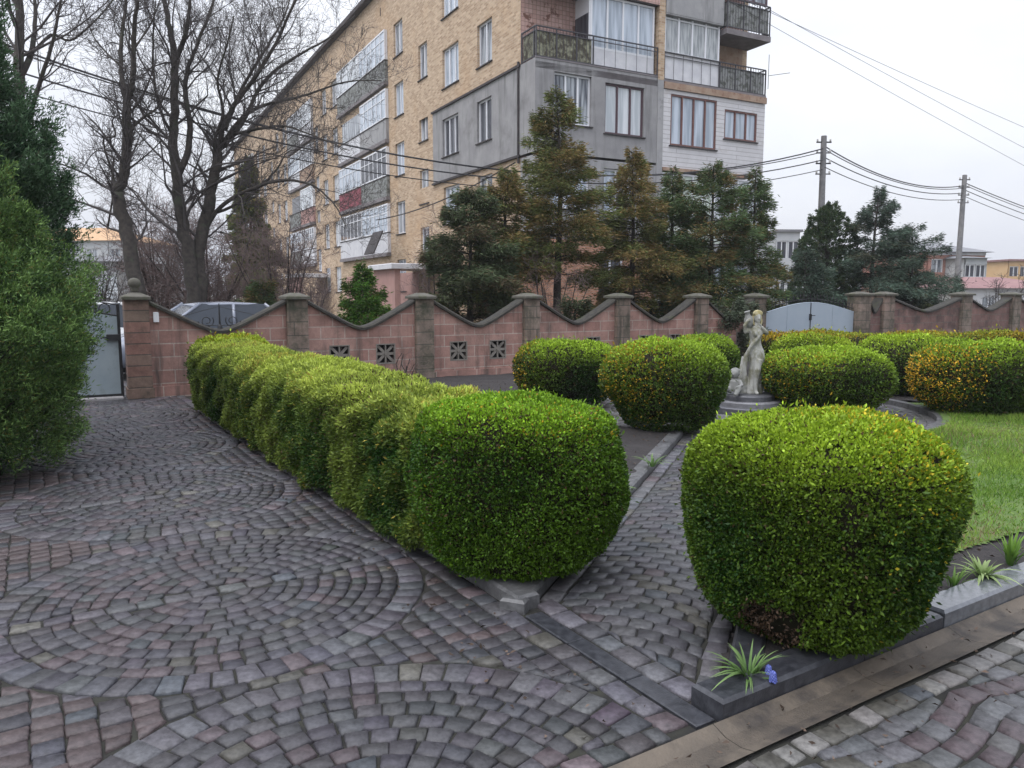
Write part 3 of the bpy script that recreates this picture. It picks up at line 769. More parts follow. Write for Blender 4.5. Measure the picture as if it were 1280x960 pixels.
dense_tree('thuja_tree', 'tall dark thuja with thin pointed top behind the bright one', 'thuja', -5.95, 8.2, 5.35, .90, 360000, (.052, .013), 62, CONE, (.016, .046, .022), (.11, .19, .095), .30, plume=130, rise=.9, yel=(.05, .06, .03))
dense_tree('arborvitae', 'smooth egg shaped arborvitae in front of the nearer utility pole', 'arborvitae', *at(1029, 26.5), 4.65, 1.05, 110000, (.075, .024), 63, COLUMN, (.034, .062, .028), (.075, .112, .050), .12)
# ------------------------------------------------------------------ garden wall and gates
M_block = brick_mat('pink_tuff_block', (.30, .170, .140), (.38, .235, .195), (.40, .325, .28), .44, .215, .010, stain=(.085, .075, .062), stain_scale=1.1, lo=.56, hi=.74, bias=-.1, vary=.40, streak=(.10, .075, .065))
M_block2 = brick_mat('brown_tuff_block', (.15, .090, .080), (.235, .135, .115), (.17, .14, .12), .40, .205, .010, stain=(.06, .052, .045), stain_scale=1.3, lo=.48, hi=.7, vary=.45)
M_pillar = brick_mat('grey_tuff_block', (.20, .160, .130), (.255, .185, .150), (.10, .09, .075), .90, .235, .010, stain=(.060, .062, .042), stain_scale=2.4, lo=.46, hi=.66, vary=.5, streak=(.045, .043, .032))
M_pillar1 = brick_mat('red_grey_block', (.185, .135, .105), (.235, .125, .100), (.09, .075, .062), .90, .175, .010, stain=(.060, .052, .040), stain_scale=2.2, lo=.50, hi=.70, vary=.5)
M_cope = mat('mossy_coping', (.022, .020, .018), (.045, .041, .032), 10, .9, bmp=.5, bscale=40, c3=(.038, .043, .020), s3=4)
M_cap = mat('pillar_cap_stone', (.105, .098, .080), (.065, .062, .048), 10, .9, bmp=.4, bscale=40, c3=(.070, .075, .040), s3=5, lo3=.5, hi3=.68)
M_vent = mat('vent_block_cement', (.22, .20, .175), (.15, .135, .115), 12, .9)
M_dark = mat('vent_shade', (.02, .02, .02), rough=1)
M_gate = mat('grey_gate_paint', (.225, .275, .300), (.270, .315, .335), 2.2, .5, bmp=.05, bscale=4, c3=(.20, .24, .245), s3=5)
M_gate2 = mat('pale_blue_gate_paint', (.29, .345, .40), (.32, .37, .42), 2.0, .5)
M_iron = mat('black_iron', (.018, .018, .020), rough=.5, metal=.3)
M_white = mat('white_plastic', (.75, .75, .76), rough=.4)
M_pale = mat('pale_iron_paint', (.62, .64, .66), rough=.5)

def make_wall(name, label, pil, zp=1.67, holes_in=(), ball=(), dip=1.00, shoulder=1.50, M_p=None, blk=None, bell=None, scroll_bay=None, pw=.35):
    root = thing(name, label, 'wall', (WALL_A[0], WALL_A[1], 0), WALL_TH)
    for i, s in enumerate(pil):
        b = MB(); b.bbox((s-pw/2, -.20, -.03), (s+pw/2, .22, zp-.10), .008)
        b.box((s-pw/2-.02, -.222, -.03), (s+pw/2+.02, .24, .16))
        p = b.build('pillar', [M_p[i] if isinstance(M_p, list) else M_p], root)
        c = MB(); e = pw/2+.032
        c.bbox((s-e, -.275, zp-.10), (s+e, .295, zp-.045), .014)
        c.add([(s-e+.02, -.255, zp-.045), (s+e-.02, -.255, zp-.045), (s+e-.02, .275, zp-.045), (s-e+.02, .275, zp-.045), (s-.07, -.05, zp+.01), (s+.07, -.05, zp+.01), (s+.07, .07, zp+.01), (s-.07, .07, zp+.01)],
              [(0, 1, 5, 4), (1, 2, 6, 5), (2, 3, 7, 6), (3, 0, 4, 7), (4, 5, 6, 7)])
        co = c.build('cap', M_cap, p)
        if i in ball:
            d = MB(); d.lathe([(.001, 0), (.05, .005), (.055, .03), (.045, .05), (.085, .09), (.10, .135), (.085, .18), (.05, .212), (.001, .225)], (s, .01, zp+.02), 16)
            d.build('ball_finial', M_cap, p, True)
    for i in range(len(pil)-1):
        x0, x1 = pil[i]+pw/2-.01, pil[i+1]-pw/2+.01
        xm = (x0+x1)/2; hw = (x1-x0)/2
        def top(x):
            a = abs(x-xm)/hw
            return dip + (shoulder-dip)*(math.sqrt(a*a+.030)-math.sqrt(.030))/(math.sqrt(1.03)-math.sqrt(.03))
        vh = [(xm-.44-.19, xm-.44+.19, .36, .74), (xm+.44-.19, xm+.44+.19, .36, .74)] if i in holes_in else []
        xs = sorted(set(list(np.linspace(x0, x1, 29))+[v for h in vh for v in h[:2]]))
        b = MB(); ya, yb = -.085, .095
        for a, c in zip(xs[:-1], xs[1:]):
            mid = (a+c)/2; h = next((h for h in vh if h[0] < mid < h[1]), None)
            spans = [(0., top(a), 0., top(c))] if h is None else [(0., h[2], 0., h[2]), (h[3], top(a), h[3], top(c))]
            for z0, z1, z2, z3 in spans:
                z0 = z0-.03 if z0 == 0 else z0; z2 = z2-.03 if z2 == 0 else z2
                b.add([(a, ya, z0), (c, ya, z2), (c, ya, z3), (a, ya, z1)], [(0, 1, 2, 3)])
                b.add([(a, yb, z0), (c, yb, z2), (c, yb, z3), (a, yb, z1)], [(3, 2, 1, 0)])
        for h in vh:
            q = [(h[0], h[2]), (h[1], h[2]), (h[1], h[3]), (h[0], h[3])]
            for k in range(4):
                (a, z), (c, w) = q[k], q[(k+1) % 4]; b.add([(a, ya, z), (a, yb, z), (c, yb, w), (c, ya, w)], [(0, 1, 2, 3)])
        b.box((x0+.01, ya-.03, -.03), (x1-.01, yb+.03, .17))
        pan = b.build('wall_panel', blk or M_block, root)
        c = MB(); prof = [(-.15, .0), (-.15, .045), (-.11, .075), (.12, .075), (.16, .045), (.16, .0)]
        st = [(x, top(x)+.002) for x in np.linspace(x0, x1, 25)]
        V = [(x, y, z+w) for x, z in st for y, w in prof]; n = 6
        c.add(V, [(i2*n+j, (i2+1)*n+j, (i2+1)*n+(j+1) % n, i2*n+(j+1) % n) for i2 in range(len(st)-1) for j in range(n)] + [tuple(range(n)), tuple(range((len(st)-1)*n, len(st)*n))[::-1]])
        c.build('coping', M_cope, root)
        for h in vh:
            v = MB(); cx, cz = (h[0]+h[1])/2, (h[2]+h[3])/2; r = .19
            for f0, f1 in (((h[0], h[2]), (h[1], h[2]+.022)), ((h[0], h[3]-.022), (h[1], h[3])), ((h[0], h[2]+.022), (h[0]+.022, h[3]-.022)), ((h[1]-.022, h[2]+.022), (h[1], h[3]-.022))):
                v.box((f0[0], -.09, f0[1]), (f1[0], -.02, f1[1]))
            for k in range(8):
                a = math.pi*k/4; rr = r*.93*(1.22 if k % 2 else 1)
                v.bar((cx, -.05-.001*k, cz), (cx+rr*math.cos(a), -.05-.001*k, cz+rr*math.sin(a)), .024, .05)
            v.lathe([(.03, -.03), (.034, .0), (.03, .03)], (cx, -.06, cz), 10, axis='y')
            v.box((h[0]+.002, .075, h[2]+.002), (h[1]-.002, .085, h[3]-.002), 1)
            v.build('vent_block', [M_vent, M_dark], pan)
    return root
PIL = [0, 2.52, 4.92, 7.30, 9.66, 12.0, 13.95]
wl1 = make_wall('garden_wall', 'pink block garden wall with scalloped dark coping between the two grey gates', PIL, holes_in=(1, 2, 3, 4, 5), ball=(0,), M_p=[M_pillar1]+[M_pillar]*6)
b = MB(); b.bbox((.24, -.125, 1.21), (.32, -.086, 1.37), .01); b.build('doorbell_box', M_white, wl1)
b = MB()                                              # wrought iron crest in the first dip of the wall
xm = (PIL[0]+PIL[1])/2
b.tube([(xm, 0, 1.05), (xm, 0, 1.12), (xm, 0, 1.50)], [.05, .018, .008], 8)
b.lathe([(.001, 0), (.045, .02), (.035, .06), (.02, .09), (.015, .1)], (xm, 0, 1.06), 10)
for sg in (-1, 1):
    for (cx, cz, r0, turns) in ((.20, 1.21, .11, 1.4), (.40, 1.17, .075, 1.3)):
        b.tube([(xm+sg*(cx+ (r0*(1-.7*t))*math.cos(t*turns*6.28+2.6)), 0, cz+(r0*(1-.7*t))*math.sin(t*turns*6.28+2.6)) for t in np.linspace(0, 1, 22)], .008, 5)
    b.tube([(xm+sg*x, 0, 1.08+.16*(x/.85)**2+.05) for x in np.linspace(.02, .85, 12)], .007, 5)
    b.tube([(xm+sg*x, 0, 1.45-.22*(x/.85)) for x in np.linspace(.02, .85, 6)], .005, 5)
b.build('iron_scroll', M_iron, wl1)
make_wall('garden_wall', 'darker brown block garden wall right of the wide grey gate', [18.0, 19.05, 22.9, 25.7, 28.6, 31.5], zp=1.72, dip=1.12, shoulder=1.50, M_p=M_pillar, blk=M_block2, pw=.46)

# left gate: one tall sheet leaf with a scrolled crest
gt = thing('metal_gate', 'grey sheet metal gate at the end of the cobbled drive, iron scrolls on top', 'gate', (WALL_A[0], WALL_A[1], 0), WALL_TH)
b = MB(); xs = np.linspace(-3.3, -.27, 26); gtop = lambda x: 1.30+.22*math.sin(math.pi*(x+3.3)/(3.03)*.86+.42)
for a, c in zip(xs[:-1], xs[1:]):
    b.add([(a, -.02, .07), (c, -.02, .07), (c, -.02, gtop(c)), (a, -.02, gtop(a))], [(0, 1, 2, 3)])
    b.add([(a, .02, .07), (c, .02, .07), (c, .02, gtop(c)), (a, .02, gtop(a))], [(3, 2, 1, 0)])
b.build('gate_leaf', M_gate, gt)
b = MB(); b.bar((-.255, 0, .03), (-.255, 0, 1.50), .045); b.bar((-3.3, 0, .03), (-3.3, 0, 1.4), .045); b.bar((-3.3, -.001, .06), (-.25, -.001, .06), .05, .045)
b.tube([(x, -.003, gtop(x)+.012) for x in xs], .016, 6)
b.build('gate_frame', M_iron, gt)
b = MB()
for k, x in enumerate(np.arange(-3.1, -.35, .19)):
    z = gtop(x)+.095; b.tube([(x+.075*math.cos(a), 0, z+.075*math.sin(a)) for a in np.linspace(0, 6.283, 17)[:-1]], .009, 5, closed=True)
b.tube([(x, .0, gtop(x)+.185) for x in xs], .010, 5)
b.build('scroll_crest', M_iron, gt)
b = MB(); b.bbox((-.44, -.075, .93), (-.26, -.024, 1.03), .01); b.tube([(-.42, -.07, .98), (-.50, -.10, .98), (-.52, -.10, .96)], .012, 6); b.build('lock_box', M_iron, gt)
b = MB(); b.bbox((-3.3, -.16, -.03), (-.25, .10, .045), .012); b.build('sill', mat('sill_concrete', (.30, .29, .29), (.22, .21, .21), 10, .8), gt)

# right gate: two leaves, arched, spikes along the top
g2 = thing('metal_gate', 'wide pale blue-grey arched gate with a row of spikes, right of the statue', 'gate', (WALL_A[0], WALL_A[1], 0), WALL_TH)
X0, X1 = 14.22, 17.74; XM = (X0+X1)/2; g2top = lambda x: 1.22+.21*math.cos((x-XM)/(X1-X0)*math.pi*1.15)
for a0, a1 in ((X0, XM-.012), (XM+.012, X1)):
    b = MB(); xs = np.linspace(a0, a1, 14)
    for a, c in zip(xs[:-1], xs[1:]):
        b.add([(a, -.02, .06), (c, -.02, .06), (c, -.02, g2top(c)), (a, -.02, g2top(a))], [(0, 1, 2, 3)])
        b.add([(a, .02, .06), (c, .02, .06), (c, .02, g2top(c)), (a, .02, g2top(a))], [(3, 2, 1, 0)])
    b.tube([(x, -.004, g2top(x)) for x in xs], .02, 6, 0)
    b.box(((a0+a1)/2-.012, -.03, .08), ((a0+a1)/2+.012, -.021, g2top((a0+a1)/2)-.02))
    lf = b.build('gate_leaf', M_gate2, g2)
    r = MB(); r.tube([(x, 0, g2top(x)+.10) for x in xs], .011, 5); r.build('spike_rail', M_iron, lf)
for k in range(27):
    x = X0+.06+k*(X1-X0-.12)/26; b = MB(); z = g2top(x)
    b.tube([(x, 0, z), (x, 0, z+.17), (x, 0, z+.185), (x, 0, z+.25)], [.010, .010, .020, .002], 5); b.build('spike', M_iron, g2)
b = MB(); b.box((XM-.05, -.05, .98), (XM+.02, -.022, 1.14)); b.tube([(XM, -.05, 1.10), (XM, -.09, 1.10), (XM+.10, -.09, 1.10)], .01, 6); b.box((XM-.012, -.03, .06), (XM+.012, -.024, g2top(XM)))
b.build('handle', M_iron, g2)

# ------------------------------------------------------------------ statue
M_stat = mat('weathered_white_stone', (.40, .40, .375), (.26, .26, .235), 7, .85, bmp=.3, bscale=40, c3=(.17, .165, .11), s3=6, lo3=.47, hi3=.62)
M_lich = mat('lichened_stone', (.30, .25, .09), (.42, .38, .25), 16, .9, bmp=.4, bscale=50)
M_greystone = mat('grey_carved_stone', (.26, .26, .25), (.15, .155, .14), 9, .9, bmp=.4, bscale=40)
M_plinth = mat('dark_plinth_granite', (.060, .062, .070), (.10, .10, .11), 20, .45)
M_plinth2 = mat('pale_plinth_slab', (.20, .20, .21), (.13, .13, .14), 14, .5)
def remesh(name, parts, m, parent, vox=.012, smooth=3):
    """parts are MB shapes; fused into one continuous surface"""
    o = parts.build(name, m, parent); o.parent = None
    md = o.modifiers.new('fuse', 'REMESH'); md.mode = 'VOXEL'; md.voxel_size = vox
    sm = o.modifiers.new('soft', 'SMOOTH'); sm.iterations = smooth; sm.factor = .5
    dg = bpy.context.evaluated_depsgraph_get(); me = bpy.data.meshes.new_from_object(o.evaluated_get(dg), depsgraph=dg)
    old = o.data; o.modifiers.clear(); o.data = me; bpy.data.meshes.remove(old); me.name = name
    me.polygons.foreach_set('use_smooth', [True]*len(me.polygons))
    o.parent = parent; return o
def ell(b, c, r, n=14, rot=None):
    V = []; F = []; k = 9
    for i in range(k+1):
        ph = math.pi*i/k
        for j in range(n):
            a = 2*math.pi*j/n; q = Vector((r[0]*math.sin(ph)*math.cos(a), r[1]*math.sin(ph)*math.sin(a), -r[2]*math.cos(ph)))
            if rot is not None: q = rot @ q
            V.append(Vector(c)+q)
    for i in range(k):
        for j in range(n): F.append((i*n+j, i*n+(j+1) % n, (i+1)*n+(j+1) % n, (i+1)*n+j))
    b.add(V, F)
SP = np.array([3.36, 10.85])
pl = thing('stone_plinth', 'low stepped dark stone plinth with a pale top slab under the statue', 'plinth', (*SP, 0))
b = MB(); b.lathe([(.56, -.03), (.56, .085), (.54, .10)], n=40); b.build('lower_step', M_plinth, pl)
b = MB(); b.lathe([(.46, .10), (.46, .155), (.445, .17)], n=40); b.build('pale_slab', M_plinth2, pl)
b = MB(); b.lathe([(.36, .17), (.36, .235), (.345, .25)], n=36); b.build('upper_step', M_plinth, pl)
st = thing('stone_statue', 'weathered white statue of a draped woman holding a vessel by her shoulder', 'statue', (SP[0]+.08, SP[1], .25), R(8))
st.scale = (.74, .74, .95)
b = MB()
# skirted body: rings of a spine that sways
sp = [(0, .02, 0, .185, .15), (.005, .02, .06, .175, .14), (.015, .01, .22, .135, .115), (.03, -.01, .40, .128, .11), (.03, -.02, .54, .148, .12), (.015, -.01, .64, .150, .115), (.0, 0, .73, .115, .09), (-.005, .0, .80, .105, .085), (0, .0, .88, .128, .095), (.005, .0, .955, .145, .085), (.01, .0, .99, .11, .07), (.012, 0, 1.02, .05, .05), (.015, -.005, 1.06, .045, .045)]
V = []; F = []; n = 22
for x, y, z, rx, ry in sp:
    for j in range(n):
        a = 2*math.pi*j/n; fold = 1+(.07*math.sin(7*a+z*5)+.05*math.sin(11*a-z*3))*(1 if z < .6 else .25); V.append((x+rx*fold*math.cos(a), y+ry*fold*math.sin(a), z))
for i in range(len(sp)-1):
    for j in range(n): F.append((i*n+j, i*n+(j+1) % n, (i+1)*n+(j+1) % n, (i+1)*n+j))
F += [tuple(range(n-1, -1, -1)), tuple(range((len(sp)-1)*n, len(sp)*n))]; b.add(V, F)
b.tube([(.03, -.09, .50), (.0, -.13, .36), (-.02, -.12, .16), (-.015, -.13, .03)], [.085, .070, .05, .04], 10)      # forward leg
ell(b, (-.015, -.17, .02), (.036, .075, .028))
b.tube([(-.13, 0, .955), (-.225, -.03, .93), (-.255, -.06, 1.02), (-.20, -.075, 1.10)], [.045, .042, .034, .026], 9)      # arm raised to the vessel
b.tube([(.14, 0, .955), (.20, -.05, .90), (.13, -.12, .93), (.05, -.13, 1.0)], [.045, .042, .034, .028], 9)          # bent arm
for k in range(4): b.tube([(.05, -.13, 1.0), (.03-.012*k, -.145, 1.03), (.0-.012*k, -.14, 1.055)], [.012, .011, .008], 6)
for k in range(4): b.tube([(-.205, -.075, 1.10), (-.18, -.085-.004*k, 1.125-.014*k), (-.145, -.088-.003*k, 1.135-.016*k)], [.012, .010, .008], 6)
ell(b, (.045, -.10, .90), (.05, .04, .05)); ell(b, (-.045, -.10, .90), (.05, .04, .05))
b.tube([(.14, .02, .96), (.02, -.12, .86), (-.12, -.09, .72), (-.19, -.02, .56), (-.21, .0, .36), (-.17, .02, .10)], [.035, .03, .035, .045, .05, .06], 9)   # swag of cloth
b.tube([(-.19, .05, .55), (-.21, .06, .30), (-.19, .07, .0)], [.05, .075, .10], 9)                                     # tree stump support
remesh('figure', b, M_stat, st)
b = MB(); hc = (.02, -.01, 1.135)
ell(b, hc, (.066, .078, .090), 18)
b.tube([(.018, -.005, 1.03), (.02, -.005, 1.09)], [.045, .042], 10)
b.tube([(.02, -.083, 1.145), (.02, -.100, 1.115), (.02, -.080, 1.105)], [.010, .014, .010], 7)                        # nose
b.tube([(-.0, -.076, 1.087), (.04, -.076, 1.087)], .008, 6); ell(b, (.02, -.066, 1.065), (.025, .018, .018))          # mouth and chin
for sx in (-1, 1):
    ell(b, (.02+sx*.027, -.070, 1.143), (.015, .010, .010)); ell(b, (.02+sx*.066, 0, 1.13), (.012, .02, .03))
remesh('head', b, M_stat, st, .008, 2)
b = MB(); ell(b, (.02, .012, 1.185), (.083, .088, .062), 18); ell(b, (.02, .085, 1.165), (.05, .05, .05))
for k in range(9):
    a = math.pi*(.05+.9*k/8); ell(b, (.02+.078*math.cos(a), -.045+.03*abs(math.cos(a)), 1.19+.03*math.sin(a)), (.026, .026, .026), 8)
for sx in (-1, 1): b.tube([(.02+sx*.07, .02, 1.15), (.02+sx*.085, .01, 1.08), (.02+sx*.07, -.03, 1.02)], [.028, .028, .015], 8)
remesh('hair', b, M_lich, st, .010, 2)
b = MB(); b.lathe([(.03, 0), (.055, .02), (.085, .09), (.08, .15), (.045, .20), (.04, .235), (.06, .255), (.055, .26), (.03, .245)], n=18)
o = b.build('vessel', M_greystone, st, True); o.location = (-.125, 0, .975); o.rotation_euler = (0, R(-14), 0)
ch = thing('child_statue', 'small grey stone child sitting at the foot of the white statue', 'statue', (SP[0]-.22, SP[1]-.10, .25), R(-35))
b = MB(); b.tube([(0, 0, .05), (0, -.01, .13), (.0, -.02, .20), (0, -.02, .235)], [.095, .085, .075, .035], 12)
ell(b, (0, -.03, .295), (.066, .070, .072), 16); b.tube([(0, -.095, .30), (0, -.108, .285)], .010, 6)
for sx in (-1, 1):
    b.tube([(sx*.05, -.02, .06), (sx*.10, -.13, .09), (sx*.09, -.20, .03), (sx*.085, -.24, .02)], [.05, .045, .032, .025], 9)
    b.tube([(sx*.07, -.02, .20), (sx*.12, -.06, .14), (sx*.09, -.14, .12)], [.032, .028, .022], 8); ell(b, (sx*.086, -.155, .12), (.024, .026, .02))
    ell(b, (sx*.026, -.088, .305), (.010, .009, .008), 8); ell(b, (sx*.066, -.02, .295), (.01, .016, .022), 8)
ell(b, (0, .0, .33), (.068, .072, .05), 14)
remesh('figure', b, M_greystone, ch, .010, 2)

# ------------------------------------------------------------------ grass and small plants
rng = np.random.default_rng(71); n = 200000
P = np.stack([rng.uniform(1.9, 7.6, n), rng.uniform(3.9, 10.4, n), np.full(n, .066)], 1)
ok = inside(lawn, P) & (np.linalg.norm(P[:, :2]-ROUND_C, axis=1) > ROUND_R+.15)
P = P[ok]; den = nz(P, 2.2, 5)*.5+nz(P, 6, 6)*.5; P = P[rng.random(len(P)) < np.clip(.72+.5*den, .40, 1)]; n = len(P)
f = np.clip(.5+.35*nz(P, 3, 8)+rng.normal(0, .25, n), 0, 1)[:, None]
C = np.array((.09, .19, .020))*(1-f)+np.array((.30, .42, .070))*f; yy = rng.random(n) < .13*np.clip(1+1.5*nz(P, 1.6, 91), 0, 3); C[yy] = np.array((.21, .17, .085))
V, Q, CC = blades(P, np.array([0, 0, 1.])+rng.normal(0, .55, (n, 3)), rng.uniform(.025, .07, n)*np.clip(1+.5*nz(P, 7, 77), .5, 1.8), rng.uniform(.005, .009, n), C*rng.uniform(.7, 1.25, (n, 1)), rng, .5)
o = link_mesh('grass', array_mesh('grass', V, Q, np.clip(CC, .005, .9)), M_grass); tag(o, 'short patchy spring grass on the lawn', 'grass', kind='stuff')
# crumbs and dead leaves on the bare soil
n = 9000; P = np.stack([rng.uniform(-5, 9, n), rng.uniform(2.9, 14, n), np.full(n, .062)], 1)
ok = (inside(bed1, P) & (np.linalg.norm(P[:, :2]-ROUND_C, axis=1) > ROUND_R+.15)) | inside(bed2, P); P = P[ok]; n = len(P)
tt = np.stack([rng.uniform(-.55, -.02, 420), rng.uniform(-1.1, 9, 420)], 1); q = ORG+tt[:, :1]*E_P+tt[:, 1:]*E_T; P = np.concatenate([P, np.column_stack([q, np.full(420, .008)])])
q = np.array([L2(rng.uniform(-1, 4), rng.uniform(.0, .5)) for _ in range(160)]); P = np.concatenate([P, np.column_stack([q, np.full(160, .010)])]); n = len(P)
C = np.array((.085, .060, .045))*rng.uniform(.4, 1.6, (n, 1))
V, Q, CC = blades(P, rng.normal(0, 1, (n, 3))*np.array([1, 1, .3]), rng.uniform(.014, .04, n), rng.uniform(.006, .016, n), C, rng, .6)
o = link_mesh('fallen_leaves', array_mesh('fallen_leaves', V, Q, CC), tone_mat('dead_leaf', .9)); tag(o, 'dead leaves and bark crumbs on the bare soil', 'fallen leaves', kind='stuff')

def strap_plant(label, x, y, z, n, L, wd_, seed, base, tip, spread=.55, flower=None, name='bulb_plant', cat='plant', group='young plants in the beds'):
    rng = np.random.default_rng(seed); root = thing(name, label, cat, (x, y, z), rng.uniform(0, 6), group); b = MB()
    Vs, Qs, Cs = [], [], []; off = 0
    for i in range(n):
        a = rng.uniform(0, 6.28); out = np.array([math.cos(a), math.sin(a), 0]); l = L*rng.uniform(.6, 1.15); sp_ = spread*rng.uniform(.3, 1.3); lat = np.array([-out[1], out[0], 0]); p0 = out*rng.uniform(0, .03)
        m = 6; w0 = wd_*rng.uniform(.7, 1.2); c0 = np.array(base)*rng.uniform(.7, 1.3); c1 = np.array(tip)*rng.uniform(.8, 1.25)
        for q in range(m+1):
            s = q/m; p = p0+out*l*sp_*s**1.3+np.array([0, 0, l*(s-.42*sp_*s*s*1.4)]); ww = w0*(1-s**2.2)*(.5+.5*min(1, s*4))+.0006
            for e, dz in ((-1, .35), (0, 0), (1, .35)): Vs.append(p+lat*e*ww/2+np.array([0, 0, dz*ww*.5])); Cs.append(c0*(1-s)+c1*s)
        for q in range(m):
            for e in (0, 1): Qs.append((off+q*3+e, off+q*3+e+1, off+q*3+e+4, off+q*3+e+3))
        off += (m+1)*3
    link_mesh('leaves', array_mesh('leaves', np.array(Vs), np.array(Qs), np.array(Cs), True), M_grass, root)
    if flower is not None:
        for fx, fy, fz in flower[1]:
            b = MB(); b.tube([(0, 0, 0), (fx*.6, fy*.6, fz*.6), (fx, fy, fz)], [.005, .0045, .003], 6); stem = b.build('flower_stem', mat('stem_green', (.06, .11, .03)), root)
            b = MB(); r2 = random.Random(seed)
            for k in range(46):
                t = k/46; a = k*2.4; rr = .013*(1-.5*t); c = (fx+rr*math.cos(a), fy+rr*math.sin(a), fz-.015+.042*t); ell(b, c, (.0058, .0058, .005), 6)
            b.build('flower_head', flower[0], stem, True)
    return root
LG, YG, PG = (.055, .13, .025), (.16, .26, .05), (.20, .30, .11)
M_blue = mat('hyacinth_blue', (.06, .08, .30), (.12, .15, .42), 60, .6)
p = gd(932, 858, .06); strap_plant('spiky hyacinth with blue flower heads at the dark kerb corner', p[0]+.03, p[1]+.06, .06, 34, .17, .014, 81, LG, PG, 1.15, (M_blue, [(-.10, .01, .035), (-.07, -.045, .03)]), cat='flower')
p = gd(1262, 706, .06); strap_plant('tall tuft of upright bright green leaves at the right frame edge', p[0], p[1], .06, 34, .24, .018, 82, LG, (.17, .30, .04), .5)
p = gd(1228, 724, .06); strap_plant('pale variegated rosette between the two upright tufts', p[0], p[1], .06, 40, .17, .024, 83, (.12, .20, .05), (.30, .38, .16), 1.1)
p = gd(1192, 734, .06); strap_plant('small grassy sprout close to the biggest boxwood', p[0], p[1], .06, 16, .17, .014, 84, LG, YG, .6)
p = gd(815, 583, .06); strap_plant('pale green sprout beside the path kerb, the farther of two', p[0], p[1], .06, 18, .17, .022, 85, (.11, .20, .06), PG, .9)
p = gd(772, 615, .06); strap_plant('small low sprout in bare soil close to the hedge end', p[0], p[1], .06, 14, .13, .020, 86, (.10, .17, .06), PG, 1.0)
p = gd(232, 500, .06)
# ------------------------------------------------------------------ the five storey block of flats
M_brick = brick_mat('ochre_brick', (.33, .220, .135), (.57, .43, .295), (.44, .36, .28), .25, .080, .012, stain=(.44, .29, .17), stain_scale=.3, lo=.52, hi=.80, vary=.10, bmp=.15)
M_obrick = brick_mat('orange_brick', (.38, .185, .115), (.50, .27, .18), (.34, .24, .18), .26, .09, .012, vary=.25, bmp=.15)
M_plaster = mat('grey_render', (.235, .230, .235), (.30, .295, .295), 1.3, .9, bmp=.15, bscale=25, c3=(.17, .165, .165), s3=.7, streak=(.15, .148, .148))
M_plaster2 = mat('pale_grey_render', (.27, .27, .275), (.34, .335, .335), 1.6, .9, bmp=.15, bscale=25, c3=(.10, .10, .105), s3=1.0, lo3=.58, hi3=.72, streak=(.14, .14, .14))
M_tile = brick_mat('pink_tile_wall', (.52, .36, .32), (.46, .29, .25), (.25, .17, .15), .15, .15, .010, stain=(.17, .085, .065), stain_scale=2.0, lo=.56, hi=.60, off=0, vary=.15, bmp=.1)
M_slab = mat('balcony_concrete', (.215, .195, .20), (.15, .135, .14), 3, .9, bmp=.2, bscale=20)
M_trim = mat('dark_trim', (.030, .028, .030), (.055, .045, .045), 8, .8)
M_wframe = mat('white_window_frame', (.70, .71, .74), rough=.35)
M_bframe = mat('brown_window_frame', (.115, .045, .038), (.16, .07, .055), 6, .5)
M_dframe = mat('plum_window_frame', (.07, .035, .045), rough=.5)
M_side = brick_mat('white_siding', (.56, .55, .56), (.60, .59, .60), (.33, .31, .31), 3.0, .16, .010, stain=(.42, .38, .36), stain_scale=1.2, lo=.55, hi=.75, vary=.1, bmp=.15)
M_rust = mat('rusty_sheet', (.26, .165, .115), (.36, .27, .20), 3, .85, c3=(.20, .10, .06), s3=4)
M_rail = mat('dark_rail', (.05, .048, .055), rough=.6)
M_graysheet = mat('balcony_sheet', (.22, .228, .225), (.30, .305, .295), 5, .8, c3=(.07, .075, .062), s3=5, lo3=.45, hi3=.6)
M_patsheet = mat('patterned_sheet', (.30, .30, .21), (.13, .13, .085), 7, .8, c3=(.06, .05, .03), s3=5, lo3=.45, hi3=.55)
M_wpanel = mat('white_panel', (.62, .62, .64), (.52, .52, .55), 3, .5)
M_red = mat('red_panel', (.22, .035, .055), (.26, .05, .07), 4, .6)
M_gl_day = glass_mat('pane_net_curtain', (.62, .65, .68), (.40, .44, .47))
M_gl_blue = glass_mat('pane_pale', (.50, .56, .64), (.28, .33, .39))
M_gl_dark = glass_mat('pane_dark', (.03, .03, .04), (.09, .095, .11), spec=.25)
M_gl_mid = glass_mat('pane_mixed', (.07, .08, .10), (.40, .43, .46), 1.8, spec=.5)
M_gl_lace = glass_mat('pane_lace', (.42, .44, .45), (.22, .24, .25), 5, stretch=3)
M_roof = mat('roof_felt', (.05, .04, .042), (.07, .06, .06), 5, .9)
M_pinkwall = mat('pink_ground_floor', (.42, .25, .22), (.35, .21, .19), 2, .9)

BF = np.array([.78, 26.6]); BA = R(28)
flat = thing('apartment_building', 'five storey ochre brick block of flats with mixed balconies behind the spruces', 'building', (*BF, 0), BA)
BW, BL, ZF, ZR = 10.45, 64.0, [1.0, 3.8, 6.6, 9.4, 12.2], 16.7
LD = 1.03                                            # depth of the loggias on the end facade

